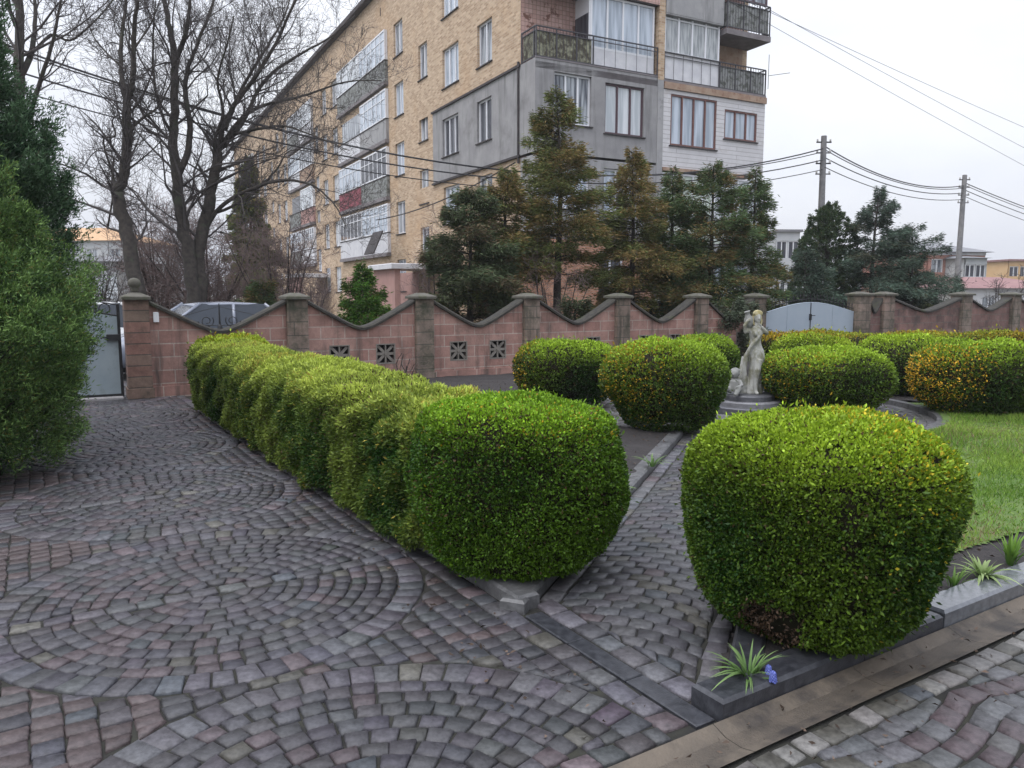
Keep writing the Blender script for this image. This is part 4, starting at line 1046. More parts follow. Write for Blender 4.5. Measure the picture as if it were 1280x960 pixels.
def window(xa, xb, za, zb, side, glass, frame, n=2, sill=True, fw=.065, depth=.13, parent=None, transom=None):
    """side 'end': lies at y=depth looking -y; side 'long': lies at x=depth looking -x"""
    par = parent or flat
    T = (lambda a, d, z: (a, d, z)) if side[0] == 'end' else (lambda a, d, z: (d, a, z))
    off = side[1]
    def bx(m, a0, a1, d0, d1, z0, z1, mi=0):
        p, q = T(a0, d0, z0), T(a1, d1, z1); m.box(tuple(min(i, j) for i, j in zip(p, q)), tuple(max(i, j) for i, j in zip(p, q)), mi)
    m = MB(); bx(m, xa+.02, xb-.02, off+depth+.02, off+depth+.04, za+.02, zb-.02); w = m.build('window', glass, par)
    f = MB(); d0, d1 = off+depth-.03, off+depth+.035
    bx(f, xa+.003, xa+fw, d0, d1, za+.003, zb-.003); bx(f, xb-fw, xb-.003, d0, d1, za+.003, zb-.003)
    bx(f, xa+fw, xb-fw, d0, d1, za+.003, za+fw); bx(f, xa+fw, xb-fw, d0, d1, zb-fw, zb-.003)
    for k in range(1, n):
        x = xa+(xb-xa)*k/n; bx(f, x-fw*.5, x+fw*.5, d0-.004, d1, za+fw, zb-fw)
    if transom: z = za+(zb-za)*transom; bx(f, xa+fw, xb-fw, d0+.004, d1, z-.025, z+.025)
    f.build('window_frame', frame, w)
    if sill:
        s = MB(); bx(s, xa-.06, xb+.06, off-.06, off+depth-.03, za-.045, za-.004); s.build('sill', M_trim, w)
    return w

# --- long facade (x = 0, runs away along y)
G0, G1 = 0.0, 8.95                                   # grey rendered flat at the third floor
cols = []                                            # (y0, y1, storeys, stair offset)
def ys(s): return s+1.03
holes_b, holes_g, wins = [], [], []
def addwin(a, b, z, h, gl, fr, n=2, gray=False):
    (holes_g if gray else holes_b).append((a, b, z, z+h)); wins.append((a, b, z, z+h, gl, fr, n))
r2 = random.Random(5)
for fl_ in range(5):
    z = ZF[fl_]+.82; gray = fl_ == 2
    gl = M_gl_dark if gray else r2.choice([M_gl_mid, M_gl_mid, M_gl_blue])
    addwin(ys(2.2), ys(3.45), z, 1.55, gl, M_wframe, 2, gray); addwin(ys(5.2), ys(6.85), z, 1.55, M_gl_dark if gray else M_gl_blue, M_wframe, 3, gray)
    for a, w_ in ((11.6, 1.25), (23.1, 1.3), (25.6, 1.2), (37.8, 1.3), (40.4, 1.2), (46.0, 1.6), (49.0, 1.3), (59.5, 1.3)):
        addwin(ys(a), ys(a+w_), z, 1.55, r2.choice([M_gl_mid, M_gl_blue, M_gl_day]), M_wframe, 2)
for z in (3.2, 5.75, 8.5, 11.2):
    for a in (8.55, 26.9+.9, 43.0): addwin(ys(a), ys(a+1.05), z, 1.5, M_gl_mid, M_wframe, 2)
zg0, zg1 = 6.45, 9.47
b = MB()
hb = holes_b
b.wall(LD, BL, -.1, zg0, 0, [h for h in hb if h[3] < zg0], .16, axis='y'); b.wall(G1, BL, zg0, zg1, 0, [h for h in hb if zg0 < (h[2]+h[3])/2 < zg1 and h[0] > G1], .16, axis='y')
b.wall(LD, BL, zg1, ZR, 0, [h for h in hb if (h[2]+h[3])/2 > zg1], .16, axis='y')
b.box((.02, BL-.3, 0), (BW-.02, BL, ZR-.02)); b.box((BW-.3, LD+.02, 0), (BW, BL-.31, ZR-.02))
for k in range(16):
    y = 9.5+k*3.1; b.box((-.012, y, 15.55), (-.002, y+.10, 15.95), 1)
b.build('long_wall', [M_brick, M_trim], flat)
b = MB(); b.wall(LD+.0, G1, zg0, zg1, -.03, [h for h in holes_g], .19, axis='y')
b.add([(-.03, G1, zg0), (0, G1, zg0), (0, G1, zg1), (-.03, G1, zg1)], [(3, 2, 1, 0)])
b.build('rendered_wall', M_plaster, flat)
b = MB()
for z in (zg0, zg1): b.box((-.10, LD-.05, z-.05), (-.001, G1+.05, z+.03))
b.tube([(-.06, LD+.06, 6.2), (-.06, LD+.06, 9.6)], .045, 8); b.build('trim', M_trim, flat)
for a, c, z0, z1, gl, fr, n in wins:
    y = (a+c)/2
    in_stack = any(s0 < y < s1 for s0, s1 in ((ys(13.6), ys(22.8)), (ys(28.7), ys(36.8)), (ys(52), ys(58))))
    window(a, c, z0, z1, ('long', 0 if not (zg0 < z0 < zg1 and c < G1) else -.03), gl, fr, n)

def stack(y0, y1, seed, spec):
    """two balconies side by side on every upper storey of the long facade"""
    D = .16; ym = (y0+y1)/2
    for fl_ in range(1, 5):
        for half, (a, c) in enumerate(((y0, ym-.04), (ym+.04, y1))):
            glazed, par, gl, fr = spec[(fl_, half)]
            z = ZF[fl_]; m = MB(); m.box((-D-.06, a-.03, z-.20), (-.002, c+.03, z-.02)); bal = m.build('balcony', M_slab, flat)
            m = MB(); m.box((-D, a, z-.018), (-D+.05, c, z+.95)); m.box((-D+.051, a, z-.018), (-.003, a+.05, z+.95)); m.box((-D+.051, c-.05, z-.018), (-.003, c, z+.95)); m.build('parapet', par, bal)
            m = MB(); m.box((-D-.03, a-.015, z+.955), (-D+.07, c+.015, z+1.0)); m.build('handrail', M_trim, bal)
            if glazed:
                zt = z+2.42
                m = MB(); m.box((-D+.02, a+.04, z+1.02), (-D+.035, c-.04, zt-.05)); m.box((-D+.05, a+.02, z+1.02), (-.01, a+.035, zt-.05)); m.box((-D+.05, c-.035, z+1.02), (-.01, c-.02, zt-.05)); m.build('glazing', gl, bal)
                m = MB(); nn = 6
                for k in range(nn+1):
                    y = a+.03+(c-a-.06)*k/nn; m.box((-D-.005, y-.035, z+1.005), (-D+.05, y+.035, zt))
                m.box((-D-.008, a, zt-.07), (-D+.053, c, zt+.005)); m.box((-D-.008, a, z+1.002), (-D+.053, c, z+1.07)); m.box((-D-.004, a, z+1.95), (-D+.05, c, z+1.99))
                for yy in (a+.025, c-.025): m.box((-D*.5-.03, yy-.02, z+1.01), (-D*.5+.03, yy+.02, zt)); m.box((-.05, yy-.021, z+1.01), (-.006, yy+.021, zt))
                m.build('glazing_frame', fr, bal)
            else:
                m = MB(); m.box((.001-.03, a+.4, z+.3), (-.002, c-.5, z+2.2)); m.build('balcony_door', gl, bal)
S = lambda g_, p_, gl_=M_gl_day, fr_=M_wframe: (g_, p_, gl_, fr_)
stack(ys(13.75), ys(22.5), 1, {(4, 0): S(1, M_graysheet, M_gl_blue), (4, 1): S(1, M_graysheet, M_gl_day), (3, 0): S(1, M_plaster2, M_gl_blue), (3, 1): S(0, M_wpanel, M_gl_mid),
      (2, 0): S(1, M_graysheet, M_gl_dark), (2, 1): S(1, M_red, M_gl_blue), (1, 0): S(1, M_wpanel, M_gl_blue), (1, 1): S(1, M_wpanel, M_gl_dark)})
stack(ys(29.0), ys(36.5), 2, {(4, 0): S(1, M_wpanel), (4, 1): S(1, M_graysheet, M_gl_mid), (3, 0): S(1, M_rust, M_gl_mid), (3, 1): S(1, M_wpanel, M_gl_blue),
      (2, 0): S(1, M_pinkwall, M_gl_day), (2, 1): S(0, M_graysheet, M_gl_dark), (1, 0): S(1, M_wpanel, M_gl_mid), (1, 1): S(1, M_graysheet, M_gl_blue)})
stack(ys(51.5), ys(58.5), 3, {(4, 0): S(1, M_wpanel), (4, 1): S(1, M_graysheet), (3, 0): S(1, M_plaster2), (3, 1): S(1, M_wpanel), (2, 0): S(1, M_graysheet), (2, 1): S(1, M_rust), (1, 0): S(1, M_wpanel), (1, 1): S(1, M_wpanel)})
for y in (ys(8.3), ys(26.5), ys(43)):               # entrance porches
    m = MB(); m.bbox((-2.2, y-.9, 2.75), (-.003, y+2.4, 2.98), .03); po = m.build('porch_canopy', M_wpanel, flat)
    m = MB(); m.box((-2.0, y-.7, -.1), (-1.75, y+2.2, 2.748)); m.build('porch_wall', M_pinkwall, po)
m = MB(); m.box((-.02, ys(9.9), -.1), (-.004, ys(22), 2.7)); m.build('ground_floor_render', M_pinkwall, flat)
rt = Matrix.Rotation(R(24), 3, 'Y'); m = MB(); m.box((-1.0, ys(12.1), 3.5), (-.94, ys(13.6), 4.7), 0, rt, (-.94, 12, 4.7)); m.build('tilted_shutter', M_trim, flat)

# --- end facade: back wall of the loggias, pilaster, slabs
b = MB(); b.wall(.0, BW-.30, 0, ZR-.02, LD, [], .1); b.build('loggia_back_wall', M_tile, flat)
b = MB(); b.box((5.10, -.06, 9.40), (5.36, LD-.01, ZR-.03)); b.build('pilaster', M_brick, flat)
b = MB(); b.box((5.10, -.055, -.1), (5.36, LD-.01, 9.398)); b.build('pilaster', M_plaster2, flat)
b = MB(); b.box((0.0, .10, 15.0), (BW, LD-.01, ZR-.03)); b.build('attic_wall', M_brick, flat)
b = MB()
for z in ZF[1:]+[15.0]:
    if abs(z-6.6) < .01: continue
    for x0_, x1_ in ((-.02, 5.09), (5.37, 8.13 if z > 12 and z < 13 else BW+.02)): b = MB(); b.box((x0_, -.03, z-.24), (x1_, LD-.012, z-.03)); b.build('floor_slab', M_slab, flat)
b = MB(); b.box((-.35, -.35, ZR), (BW+.3, BL+.3, ZR+.22)); rf = b.build('roof', M_roof, flat)
def railing(name, pts, z0, z1, parent, panel=None, step=.13, m=None):
    b = MB()
    for (x0, y0), (x1, y1) in zip(pts[:-1], pts[1:]):
        L = math.hypot(x1-x0, y1-y0); n = max(2, int(L/step))
        b.bar((x0, y0, z1), (x1, y1, z1), .05, .035); b.bar((x0, y0, z1-.14), (x1, y1, z1-.14), .025); b.bar((x0, y0, z0+.08), (x1, y1, z0+.08), .03)
        for k in range(n+1):
            t = k/n; b.bar((x0+(x1-x0)*t, y0+(y1-y0)*t, z0), (x0+(x1-x0)*t, y0+(y1-y0)*t, z1-.01), .04 if k % 6 == 0 else .012)
    r = b.build(name, m or M_rail, parent)
    if panel is not None:
        p = MB()
        for (x0, y0), (x1, y1) in zip(pts[:-1], pts[1:]):
            d = Vector((x1-x0, y1-y0, 0)).normalized(); o = Vector((-d.y, d.x, 0))*.035
            p.bar(Vector((x0, y0, (z0+z1)/2-.02))+o+d*.05, Vector((x1, y1, (z0+z1)/2-.02))+o-d*.05, .02, z1-z0-.22)
        p.build('sheet_panel', panel, r)
    return r
def glazed(name, x0, x1, z0, z1, y, gl, fr, n, parent, par=0.0, parm=None, trans=None):
    """a glazed loggia front at y, an apron panel of height par under it"""
    if par:
        m = MB(); m.box((x0, y-.01, z0), (x1, y+.06, z0+par)); m.build('apron_panel', parm, parent)
    m = MB(); m.box((x0+.03, y+.03, z0+par+.02), (x1-.03, y+.045, z1-.02)); g_ = m.build('glazing', gl, parent)
    m = MB(); w = .07
    m.box((x0, y-.012, z0+par+.001), (x1, y+.062, z0+par+w)); m.box((x0, y-.012, z1-w), (x1, y+.062, z1-.002))
    for k in range(n+1):
        x = x0+w/2+(x1-x0-w)*k/n; m.box((x-w/2, y-.01, z0+par+w), (x+w/2, y+.06, z1-w))
    if trans: m.box((x0+w, y-.006, z0+par+(z1-z0-par)*trans), (x1-w, y+.056, z0+par+(z1-z0-par)*trans+.05))
    m.build('glazing_frame', fr, g_)
    return g_
# third floor, left: rendered box with two windows; right: white siding with brown windows
h1, h2 = (.72, 2.22, 7.45, 9.12), (2.80, 4.50, 7.30, 9.02)
b = MB(); b.wall(-.03, 5.098, zg0, zg1, -.03, [h1, h2], .16); b.wall(-.03, LD, zg0, zg1, -.03, [], .1, axis='y')
b.box((-.028, -.028, zg0+.001), (5.096, LD-.02, zg0+.05)); b.build('rendered_loggia', M_plaster, flat)
window(*h1, ('end', -.03), M_gl_mid, M_wframe, 3); window(*h2, ('end', -.03), M_gl_day, M_dframe, 3, depth=.10)
h3, h4 = (5.72, 7.95, 7.15, 8.98), (8.35, 10.05, 7.62, 8.72)
b = MB(); b.wall(5.37, BW, 6.38, 9.12, -.03, [h3, h4], .13); b.add([(BW, -.03, 6.38), (BW, LD, 6.38), (BW, LD, 9.12), (BW, -.03, 9.12)], [(0, 1, 2, 3)])
b.box((5.372, -.028, 6.33), (BW-.002, LD-.02, 6.379)); b.build('siding_loggia', M_side, flat)
window(*h3, ('end', -.03), M_gl_blue, M_bframe, 4, depth=.05); window(*h4, ('end', -.03), M_gl_blue, M_bframe, 3, depth=.05)
b = MB(); b.box((5.38, -.10, 9.125), (BW+.02, -.032, 9.36)); b.build('rusty_strip', M_rust, flat)
b = MB(); b.box((5.38, -.10, 6.20), (9.4, -.032, 6.325)); b.build('rusty_strip', M_rust, flat)
# fourth floor
lg = MB(); lg.box((-.02, -.045, 9.475), (5.09, .0, 9.52)); l4 = lg.build('loggia', M_slab, flat)
glazed('g', 2.25, 5.0, 9.52, 11.93, .12, M_gl_blue, M_wframe, 4, l4, .62, M_wpanel)
b = MB(); b.box((2.19, .12, 9.52), (2.245, LD-.02, 11.93)); b.box((2.17, .16, 9.53), (2.188, LD-.05, 11.3), 1); b.build('partition', [M_wframe, M_gl_dark], l4)
railing('railing', [(.02, LD-.05), (.02, .0), (2.28, .0)], 9.47, 10.5, l4, M_patsheet); railing('railing', [(2.3, .0), (5.08, .0)], 9.47, 10.5, l4, None, .45)
lg = MB(); lg.box((5.37, -.045, 9.365), (BW+.02, .0, 9.45)); r4 = lg.build('loggia', M_slab, flat)
glazed('g', 5.40, 8.05, 9.45, 11.93, .05, M_gl_lace, M_wframe, 4, r4, .95, M_wpanel, .78)
railing('railing', [(5.4, .0), (8.05, .0)], 9.4, 10.42, r4, None, .4); railing('railing', [(8.07, .0), (BW, .0), (BW, LD-.02)], 9.4, 10.42, r4, M_graysheet)
b = MB(); b.box((8.05, .14, 9.46), (8.10, LD-.02, 11.93)); b.build('partition', M_wframe, r4)
b = MB(); b.box((8.12, LD-.05, 9.5), (BW-.31, LD-.012, 11.9)); b.build('wood_lining', M_rust, r4)
b = MB(); b.tube([(BW+.05, -.1, 9.7), (BW+.05, -.1, 11.0)], .012, 5); b.tube([(BW+.05, -.1, 10.2), (BW+.9, -.4, 10.35)], .012, 5); b.build('washing_line_arm', M_rail, r4)
# fifth floor
lg = MB(); lg.box((-.02, -.075, 11.96), (5.09, -.032, 12.2)); l5 = lg.build('loggia', M_tile, flat)
b = MB(); b.box((2.2, -.03, 12.2), (5.05, .05, 13.0)); b.build('parapet', M_tile, l5)
glazed('g', 2.2, 5.05, 13.0, 14.73, .0, M_gl_blue, M_wframe, 5, l5)
railing('railing', [(.02, LD-.05), (.02, -.02), (2.18, -.02)], 12.2, 13.2, l5, M_graysheet)
lg = MB(); lg.box((5.38, -.11, 11.75), (8.10, .0, 13.35)); lg.box((5.385, -.10, 11.70), (8.095, LD-.02, 11.749)); r5 = lg.build('loggia', M_plaster2, flat)
glazed('g', 6.3, 7.9, 13.36, 14.6, -.02, M_gl_mid, M_wframe, 3, r5)
b = MB(); b.box((8.15, -.22, 11.42), (BW-.02, LD-.02, 11.62)); rb = b.build('balcony', M_slab, flat)
railing('railing', [(8.2, .2), (8.2, -.18), (BW-.06, -.18), (BW-.06, .2)], 11.62, 12.72, rb, M_graysheet)
glazed('g', 8.25, BW-.10, 12.78, 14.7, -.05, M_gl_mid, M_dframe, 3, rb)
# lower floors behind the trees
b = MB(); hA = [(.7, 2.2, 4.6, 6.1), (2.8, 4.5, 4.6, 6.1)]; b.wall(0, 5.098, 3.57, 6.36, -.02, hA, .14); b.wall(0.0, LD, 3.57, 6.36, -.0, [], .1, axis='y'); b.build('loggia_wall', M_plaster2, flat)
for h in hA: window(*h, ('end', -.02), M_gl_blue, M_wframe, 3)
lg = MB(); lg.box((5.37, -.045, 3.6), (BW, .0, 4.5)); r2_ = lg.build('loggia', mat('pale_green_panel', (.42, .47, .40), (.50, .53, .48), 3, .6), flat)
glazed('g', 5.4, 7.9, 4.5, 6.15, .0, mat('pane_greenish', (.42, .50, .40), (.60, .64, .60), 2.0, .1), M_wframe, 5, r2_); glazed('g', 7.95, BW-.02, 4.5, 6.15, .0, M_gl_day, M_wframe, 4, r2_)
h5 = [(2.6, 3.7, 1.1, 3.2)]; b = MB(); b.wall(-.3, 5.098, -.1, 3.55, -.06, h5, .2); b.wall(-.06, LD, -.1, 3.55, -.3, [], .1, axis='y'); b.box((-.28, -.05, 3.45), (5.09, LD-.02, 3.549)); b.build('shop_wall', M_obrick, flat)
window(*h5[0], ('end', -.06), M_gl_dark, M_wframe, 2)
h6 = [(5.8, 7.6, 1.2, 2.9), (8.1, 9.9, 1.2, 2.9)]; b = MB(); b.wall(5.37, BW, -.1, 3.56, -.02, h6, .15); b.build('loggia_wall', M_plaster2, flat)
for h in h6: window(*h, ('end', -.02), M_gl_blue, M_wframe, 3)

# ------------------------------------------------------------------ far buildings
def house(name, label, u0, u1, d, ztop, depth, wall_m, roof_m, rz=0, roof_h=1.2, win=(), gl=M_gl_dark, over=.4, flatroof=False, group=None, storeys=1, band=None):
    pa, pb = pt(u0, 400, d), pt(u1, 400, d); w = pb[0]-pa[0]
    t = thing(name, label, 'building', ((pa[0]+pb[0])/2, (pa[1]+pb[1])/2, 0), rz, group)
    hw = w/2; zh = ztop-(0 if flatroof else roof_h)
    holes = []
    nw = win[0] if win else 0
    for s_ in range(storeys):
        fh = zh/storeys
        for k in range(nw):
            x = -hw+w*(k+.5)/nw; holes.append((x-win[1]/2, x+win[1]/2, fh*s_+fh*.36, fh*s_+fh*.78))
    b = MB(); b.wall(-hw, hw, -.1, zh, 0, holes, .15); b.box((-hw, .16, -.1), (-hw+.2, depth, zh)); b.box((hw-.2, .16, -.1), (hw, depth, zh)); b.box((-hw+.2, depth-.2, -.1), (hw-.2, depth, zh))
    b.build('wall', wall_m, t)
    for h in holes:
        m = MB(); m.box((h[0], .12, h[2]), (h[1], .15, h[3])); wdw = m.build('window', gl, t)
        f = MB(); f.box((h[0], .08, h[2]), (h[0]+.08, .119, h[3])); f.box((h[1]-.08, .08, h[2]), (h[1], .119, h[3])); f.box((h[0]+.08, .08, h[3]-.08), (h[1]-.08, .119, h[3])); f.box(((h[0]+h[1])/2-.04, .08, h[2]), ((h[0]+h[1])/2+.04, .119, h[3]-.08)); f.build('window_frame', M_wframe, wdw)
    b = MB()
    if flatroof: b.box((-hw-over, -over, zh), (hw+over, depth+over, zh+.22))
    else:
        o = over; r = min(hw*.55, depth*.5)
        b.add([(-hw-o, -o, zh), (hw+o, -o, zh), (hw+o, depth+o, zh), (-hw-o, depth+o, zh), (-hw+r, depth/2, ztop), (hw-r, depth/2, ztop)], [(0, 1, 5, 4), (1, 2, 5), (2, 3, 4, 5), (3, 0, 4), (3, 2, 1, 0)])
    b.build('roof', roof_m, t)
    if band: m = MB(); m.box((-hw-.02, -.06, zh-.25), (hw+.02, -.003, zh-.02)); m.build('fascia', band, t)
    return t
def ztop(v, d): return float(pt(640, v, d)[2])
M_ored = brick_mat('faded_red_brick', (.36, .15, .11), (.42, .20, .15), (.34, .25, .22), .3, .1, .012, vary=.2, bmp=0)
M_groof = mat('grey_sheet_roof', (.14, .145, .155), (.18, .18, .19), 2, .7)
M_rroof = mat('faded_red_roof', (.20, .10, .10), (.25, .14, .13), 2, .8)
M_owall = mat('orange_house_paint', (.52, .33, .17), (.56, .38, .20), 1, .9)
M_whwall = mat('whitewashed_wall', (.62, .62, .63), (.52, .52, .52), 1, .9)
M_grwall = mat('pale_grey_house', (.40, .42, .44), (.46, .47, .48), 1, .9)
house('brick_house', 'red brick house with grey hipped roof beside the leaning pole', 1150, 1232, 62, ztop(300, 62), 8, M_ored, M_groof, R(12), 1.0, (3, 1.1), M_gl_mid, .5, storeys=2, band=M_wpanel)
house('grey_house', 'bluish grey house wing right behind the leaning pole', 1200, 1231, 60, ztop(318, 60), 5, M_grwall, M_groof, R(12), .3, (2, .9), M_gl_dark, .3, storeys=2)
house('orange_house', 'far orange building at the right frame edge', 1252, 1340, 92, ztop(327, 92), 10, M_owall, M_rroof, R(8), .2, (6, 1.2), M_gl_dark, .3, True, storeys=2)
house('white_outbuilding', 'long low whitewashed building with faded red roof over the right wall', 1192, 1345, 44, ztop(345, 44), 6, M_whwall, M_rroof, R(10), .7, (2, .9), M_gl_mid, .4)
house('grey_house', 'small pale grey house peeping between the flats and the arborvitae', 966, 996, 70, ztop(291, 70), 6, M_grwall, M_groof, R(5), .2, (2, 1.0), M_gl_dark, .2, True, storeys=2)
house('ochre_building', 'long ochre topped building far behind the left gate', -40, 168, 78, ztop(281, 78), 10, M_grwall, mat('orange_tile_roof', (.42, .25, .13), (.50, .33, .19), 3, .9), R(-6), 1.7, (7, 1.3), M_gl_mid, .3, storeys=2)
house('grey_garage', 'pale grey shed with white front behind the left gate', 92, 150, 52, ztop(318, 52), 6, M_grwall, M_groof, R(-4), .5, (2, 1.6), M_gl_day, .3)

# ------------------------------------------------------------------ poles and wires
M_conc = mat('pole_concrete', (.20, .195, .195), (.13, .13, .135), 6, .85, bmp=.2, bscale=30)
M_wire = mat('black_cable', (.012, .012, .014), rough=.6)
M_porc = mat('insulator_porcelain', (.45, .44, .42), rough=.3)
def pole(label, base, top, r0=.16, r1=.11):
    t = thing('utility_pole', label, 'utility pole', tuple(base), 0, 'concrete utility poles'); d = Vector(top)-Vector(base)
    b = MB(); b.tube([(0, 0, -.1), tuple(d*.5), tuple(d)], [r0, (r0+r1)/2, r1], 10); b.build('post', M_conc, t)
    for k in range(4):
        f = 1-(.25+.42*k)/d.length; c = d*f; b = MB()
        b.bar((c.x-.30, c.y-.02-.003*k, c.z), (c.x+.30, c.y-.02-.003*k, c.z), .05); arm = b.build('cross_arm', M_conc if k % 2 else M_iron, t)
        for sx in (-1, 1):
            i_ = MB(); i_.lathe([(.012, 0), (.04, .01), (.028, .04), (.045, .05), (.03, .10), (.001, .115)], (c.x+sx*.26, c.y-.02, c.z+.025), 8); i_.build('insulator', M_porc, arm)
    return t
D1, D2 = 31.0, 42.0
p1t = pt(1030, 170, D1); p1b = np.array([p1t[0], p1t[1]-.2, 0]); p2t = pt(1206, 219, D2); p2b = pt(1194, 400, D2); p2b = np.array([p2b[0]-.05, p2b[1], 0])
pole('upright concrete utility pole rising behind the arborvitae', p1b, p1t); pole('leaning concrete utility pole in front of the brick house', p2b, p2t, .17, .12)
def cable(label, a, c, sag, r, name='overhead_cable', group='overhead cables', d=None):
    a, c = np.array(a), np.array(c); pts = []
    for k in range(25):
        t = k/24; p = a*(1-t)+c*t; p[2] -= sag*4*t*(1-t); pts.append(tuple(p))
    b = MB(); b.tube(pts, r, 5); return tag(b.build(name, M_wire), label, 'cable', group)
La, DL = None, 17.5
spec = [(188, 232, 86, 2.35, .022), (195, 226, 40, 2.2, .012), (206, 236, 92, 2.3, .016), (214, 243, 100, 2.2, .012)]
lv = [(30, 186, 232), (36, 190, 235), (62, 200, 241), (88, 212, 249)]
names = ['topmost', 'second', 'third', 'lowest']
for k, (vl, v1, v2) in enumerate(lv):
    cable(f'{names[k]} overhead cable crossing in front of the flats to the upright pole', pt(-62, vl, DL), pt(1028, v1, D1-.1), 2.05-.12*k, (.026, .018, .022, .016)[k])
    cable(f'{names[k]} overhead cable between the upright and the leaning pole', pt(1031, v1-3, D1), pt(1205, v2, D2), .62-.05*k, (.026, .02, .022, .018)[k])
    cable(f'{names[k]} overhead cable from the leaning pole out to the right', pt(1207, v2-3, D2), pt(1460, v2+70, 60), .55, (.026, .02, .022, .018)[k])
for k, (a, c, e) in enumerate((((800, -62), (1500, 322), 'lowest'), ((850, -50), (1500, 296), 'middle'), ((900, -14), (1500, 250), 'uppermost'))):
    cable(f'{e} of the thin wires high in the sky at the upper right', pt(*a, 24), pt(*c, 46), .2, .008, 'overhead_wire', 'thin wires across the sky')
cable('cable from the corner of the flats down to the left trunk', pt(644, 203, 26.3), pt(470, 275, 36.5), .3, .025, 'service_cable', None)
# ------------------------------------------------------------------ bare trees
M_rtwig = mat('bare_twig', (.080, .070, .066), (.056, .048, .047), 20, .9)
M_redtwig = mat('reddish_twig', (.185, .130, .118), (.13, .10, .095), 12, .9)
def grow(limbs, rng, gens, n_child, ratio, up=.25, wig=.22, rmin=.0035):
    """limbs: list of (points, radii); returns all branches, each generation thinner"""
    allb = list(limbs); cur = limbs
    for gi in range(gens):
        nxt = []
        for pts, rad in cur:
            pts = np.asarray(pts); L = np.linalg.norm(np.diff(pts, axis=0), axis=1).sum(); m = len(pts)-1
            nc = max(2, int(n_child[gi]*min(1.6, max(.35, L/ (2.2 if gi == 0 else .9)))))
            for _ in range(nc):
                s = rng.uniform(.22 if gi == 0 else .12, 1.0); q = min(int(s*m), m-1); f = s*m-q
                p = pts[q]*(1-f)+pts[q+1]*f; r = rad[q]*(1-f)+rad[q+1]*f; d = unit(pts[q+1]-pts[q])
                side = rng.normal(0, 1, 3); side -= d*side.dot(d); side = unit(side)
                dd = unit(d*rng.uniform(.35, .9)+side*rng.uniform(.55, 1.0)+np.array([0, 0, up]))
                l = max(.22, L*ratio[gi]*rng.uniform(.5, 1.25)*(1.15-.55*s)); k = 5 if gi < 2 else 3
                pp = [p]; rr = [max(rmin, min(r*rng.uniform(.26, .48), .034))]
                for j in range(k):
                    dd = unit(dd+rng.normal(0, wig, 3)+np.array([0, 0, up*.25])); pp.append(pp[-1]+dd*l/k); rr.append(max(rmin*.6, rr[0]*(1-.82*(j+1)/k)))
                nxt.append((np.array(pp), rr))
        allb += nxt; cur = nxt
    return allb
def smooth_line(P, n=4):
    P = np.asarray(P, float); out = []
    for i in range(len(P)-1):
        a, b, c, d = P[max(i-1, 0)], P[i], P[i+1], P[min(i+2, len(P)-1)]
        for k in range(n):
            t = k/n; out.append(.5*((2*b)+(-a+c)*t+(2*a-5*b+4*c-d)*t*t+(-a+3*b-3*c+d)*t**3))
    out.append(P[-1]); return np.array(out)
def bare_tree(name, label, cat, limbs, d, seed, gens=3, n_child=(15, 8, 5), ratio=(.42, .45, .5), rmin=.0045, up=.22, mt=None, group=None, deep=.35, mtw=None):
    """limbs: (pixel polyline, radius at start, radius at end, depth lean); each limb gets its own true depth"""
    rng = np.random.default_rng(seed)
    L3 = []
    for pl_, r0, r1, lean in limbs:
        n = len(pl_); P = np.array([pt(u, v, d+lean[0]+(lean[1]-lean[0])*i/(n-1)) for i, (u, v) in enumerate(pl_)])
        P = smooth_line(P, 4); r0, r1 = r0*.82, r1*.78; P[1:-1] += rng.normal(0, r0*.10, P[1:-1].shape)
        L3.append((P, list(np.linspace(r0, r1, len(P)))))
    base = np.array([L3[0][0][0][0], L3[0][0][0][1], 0.])
    root = thing(name, label, cat, tuple(base), 0, group)
    B = grow(L3, rng, gens, n_child, ratio, up, rmin=rmin)
    b = MB()
    for i, (P, rad) in enumerate(L3): b.tube([tuple(p-base) for p in P], rad, 10)
    b.build('trunk', mt or M_bark, root, True)
    P0, P1, R0, R1 = [], [], [], []
    for P, rad in B[len(L3):]:
        for i in range(len(P)-1): P0.append(P[i]-base); P1.append(P[i+1]-base); R0.append(rad[i]); R1.append(rad[i+1])
    segs_mesh('branches', P0, P1, R0, R1, mtw or M_rtwig, root, 4)
    return root
z3 = 2.977
def px(*q): return [(a/z3, c/z3) for a, c in q]
bare_tree('bare_tree', 'bare tree with a single trunk forking high, straight behind the ball-topped pillar', 'tree', [
    (px((520, 1230), (505, 1050), (480, 900), (445, 760), (438, 710), (462, 640), (474, 520), (472, 380)), .21, .115, (0, 0)),
    (px((472, 380), (456, 300), (452, 150), (470, 0), (478, -160)), .075, .03, (0, .8)), (px((473, 385), (495, 300), (498, 120), (512, 0), (530, -170)), .08, .035, (0, -.8)),
    (px((440, 720), (420, 650), (392, 560), (388, 515), (430, 505), (418, 450), (445, 425)), .035, .014, (0, -.5)), (px((478, 490), (530, 440), (590, 395), (640, 300), (680, 200)), .045, .012, (0, .9)),
    (px((462, 640), (530, 590), (600, 525)), .03, .010, (0, -.8)), (px((455, 250), (400, 200), (340, 120), (300, -20)), .03, .010, (0, .6)),
    (px((500, 180), (560, 90), (610, -40)), .03, .012, (0, .7)), (px((440, 600), (360, 560), (300, 640)), .025, .008, (0, .9)), (px((400, 850), (420, 700), (380, 640)), .03, .01, (.1, .4))], 17.0, 101)
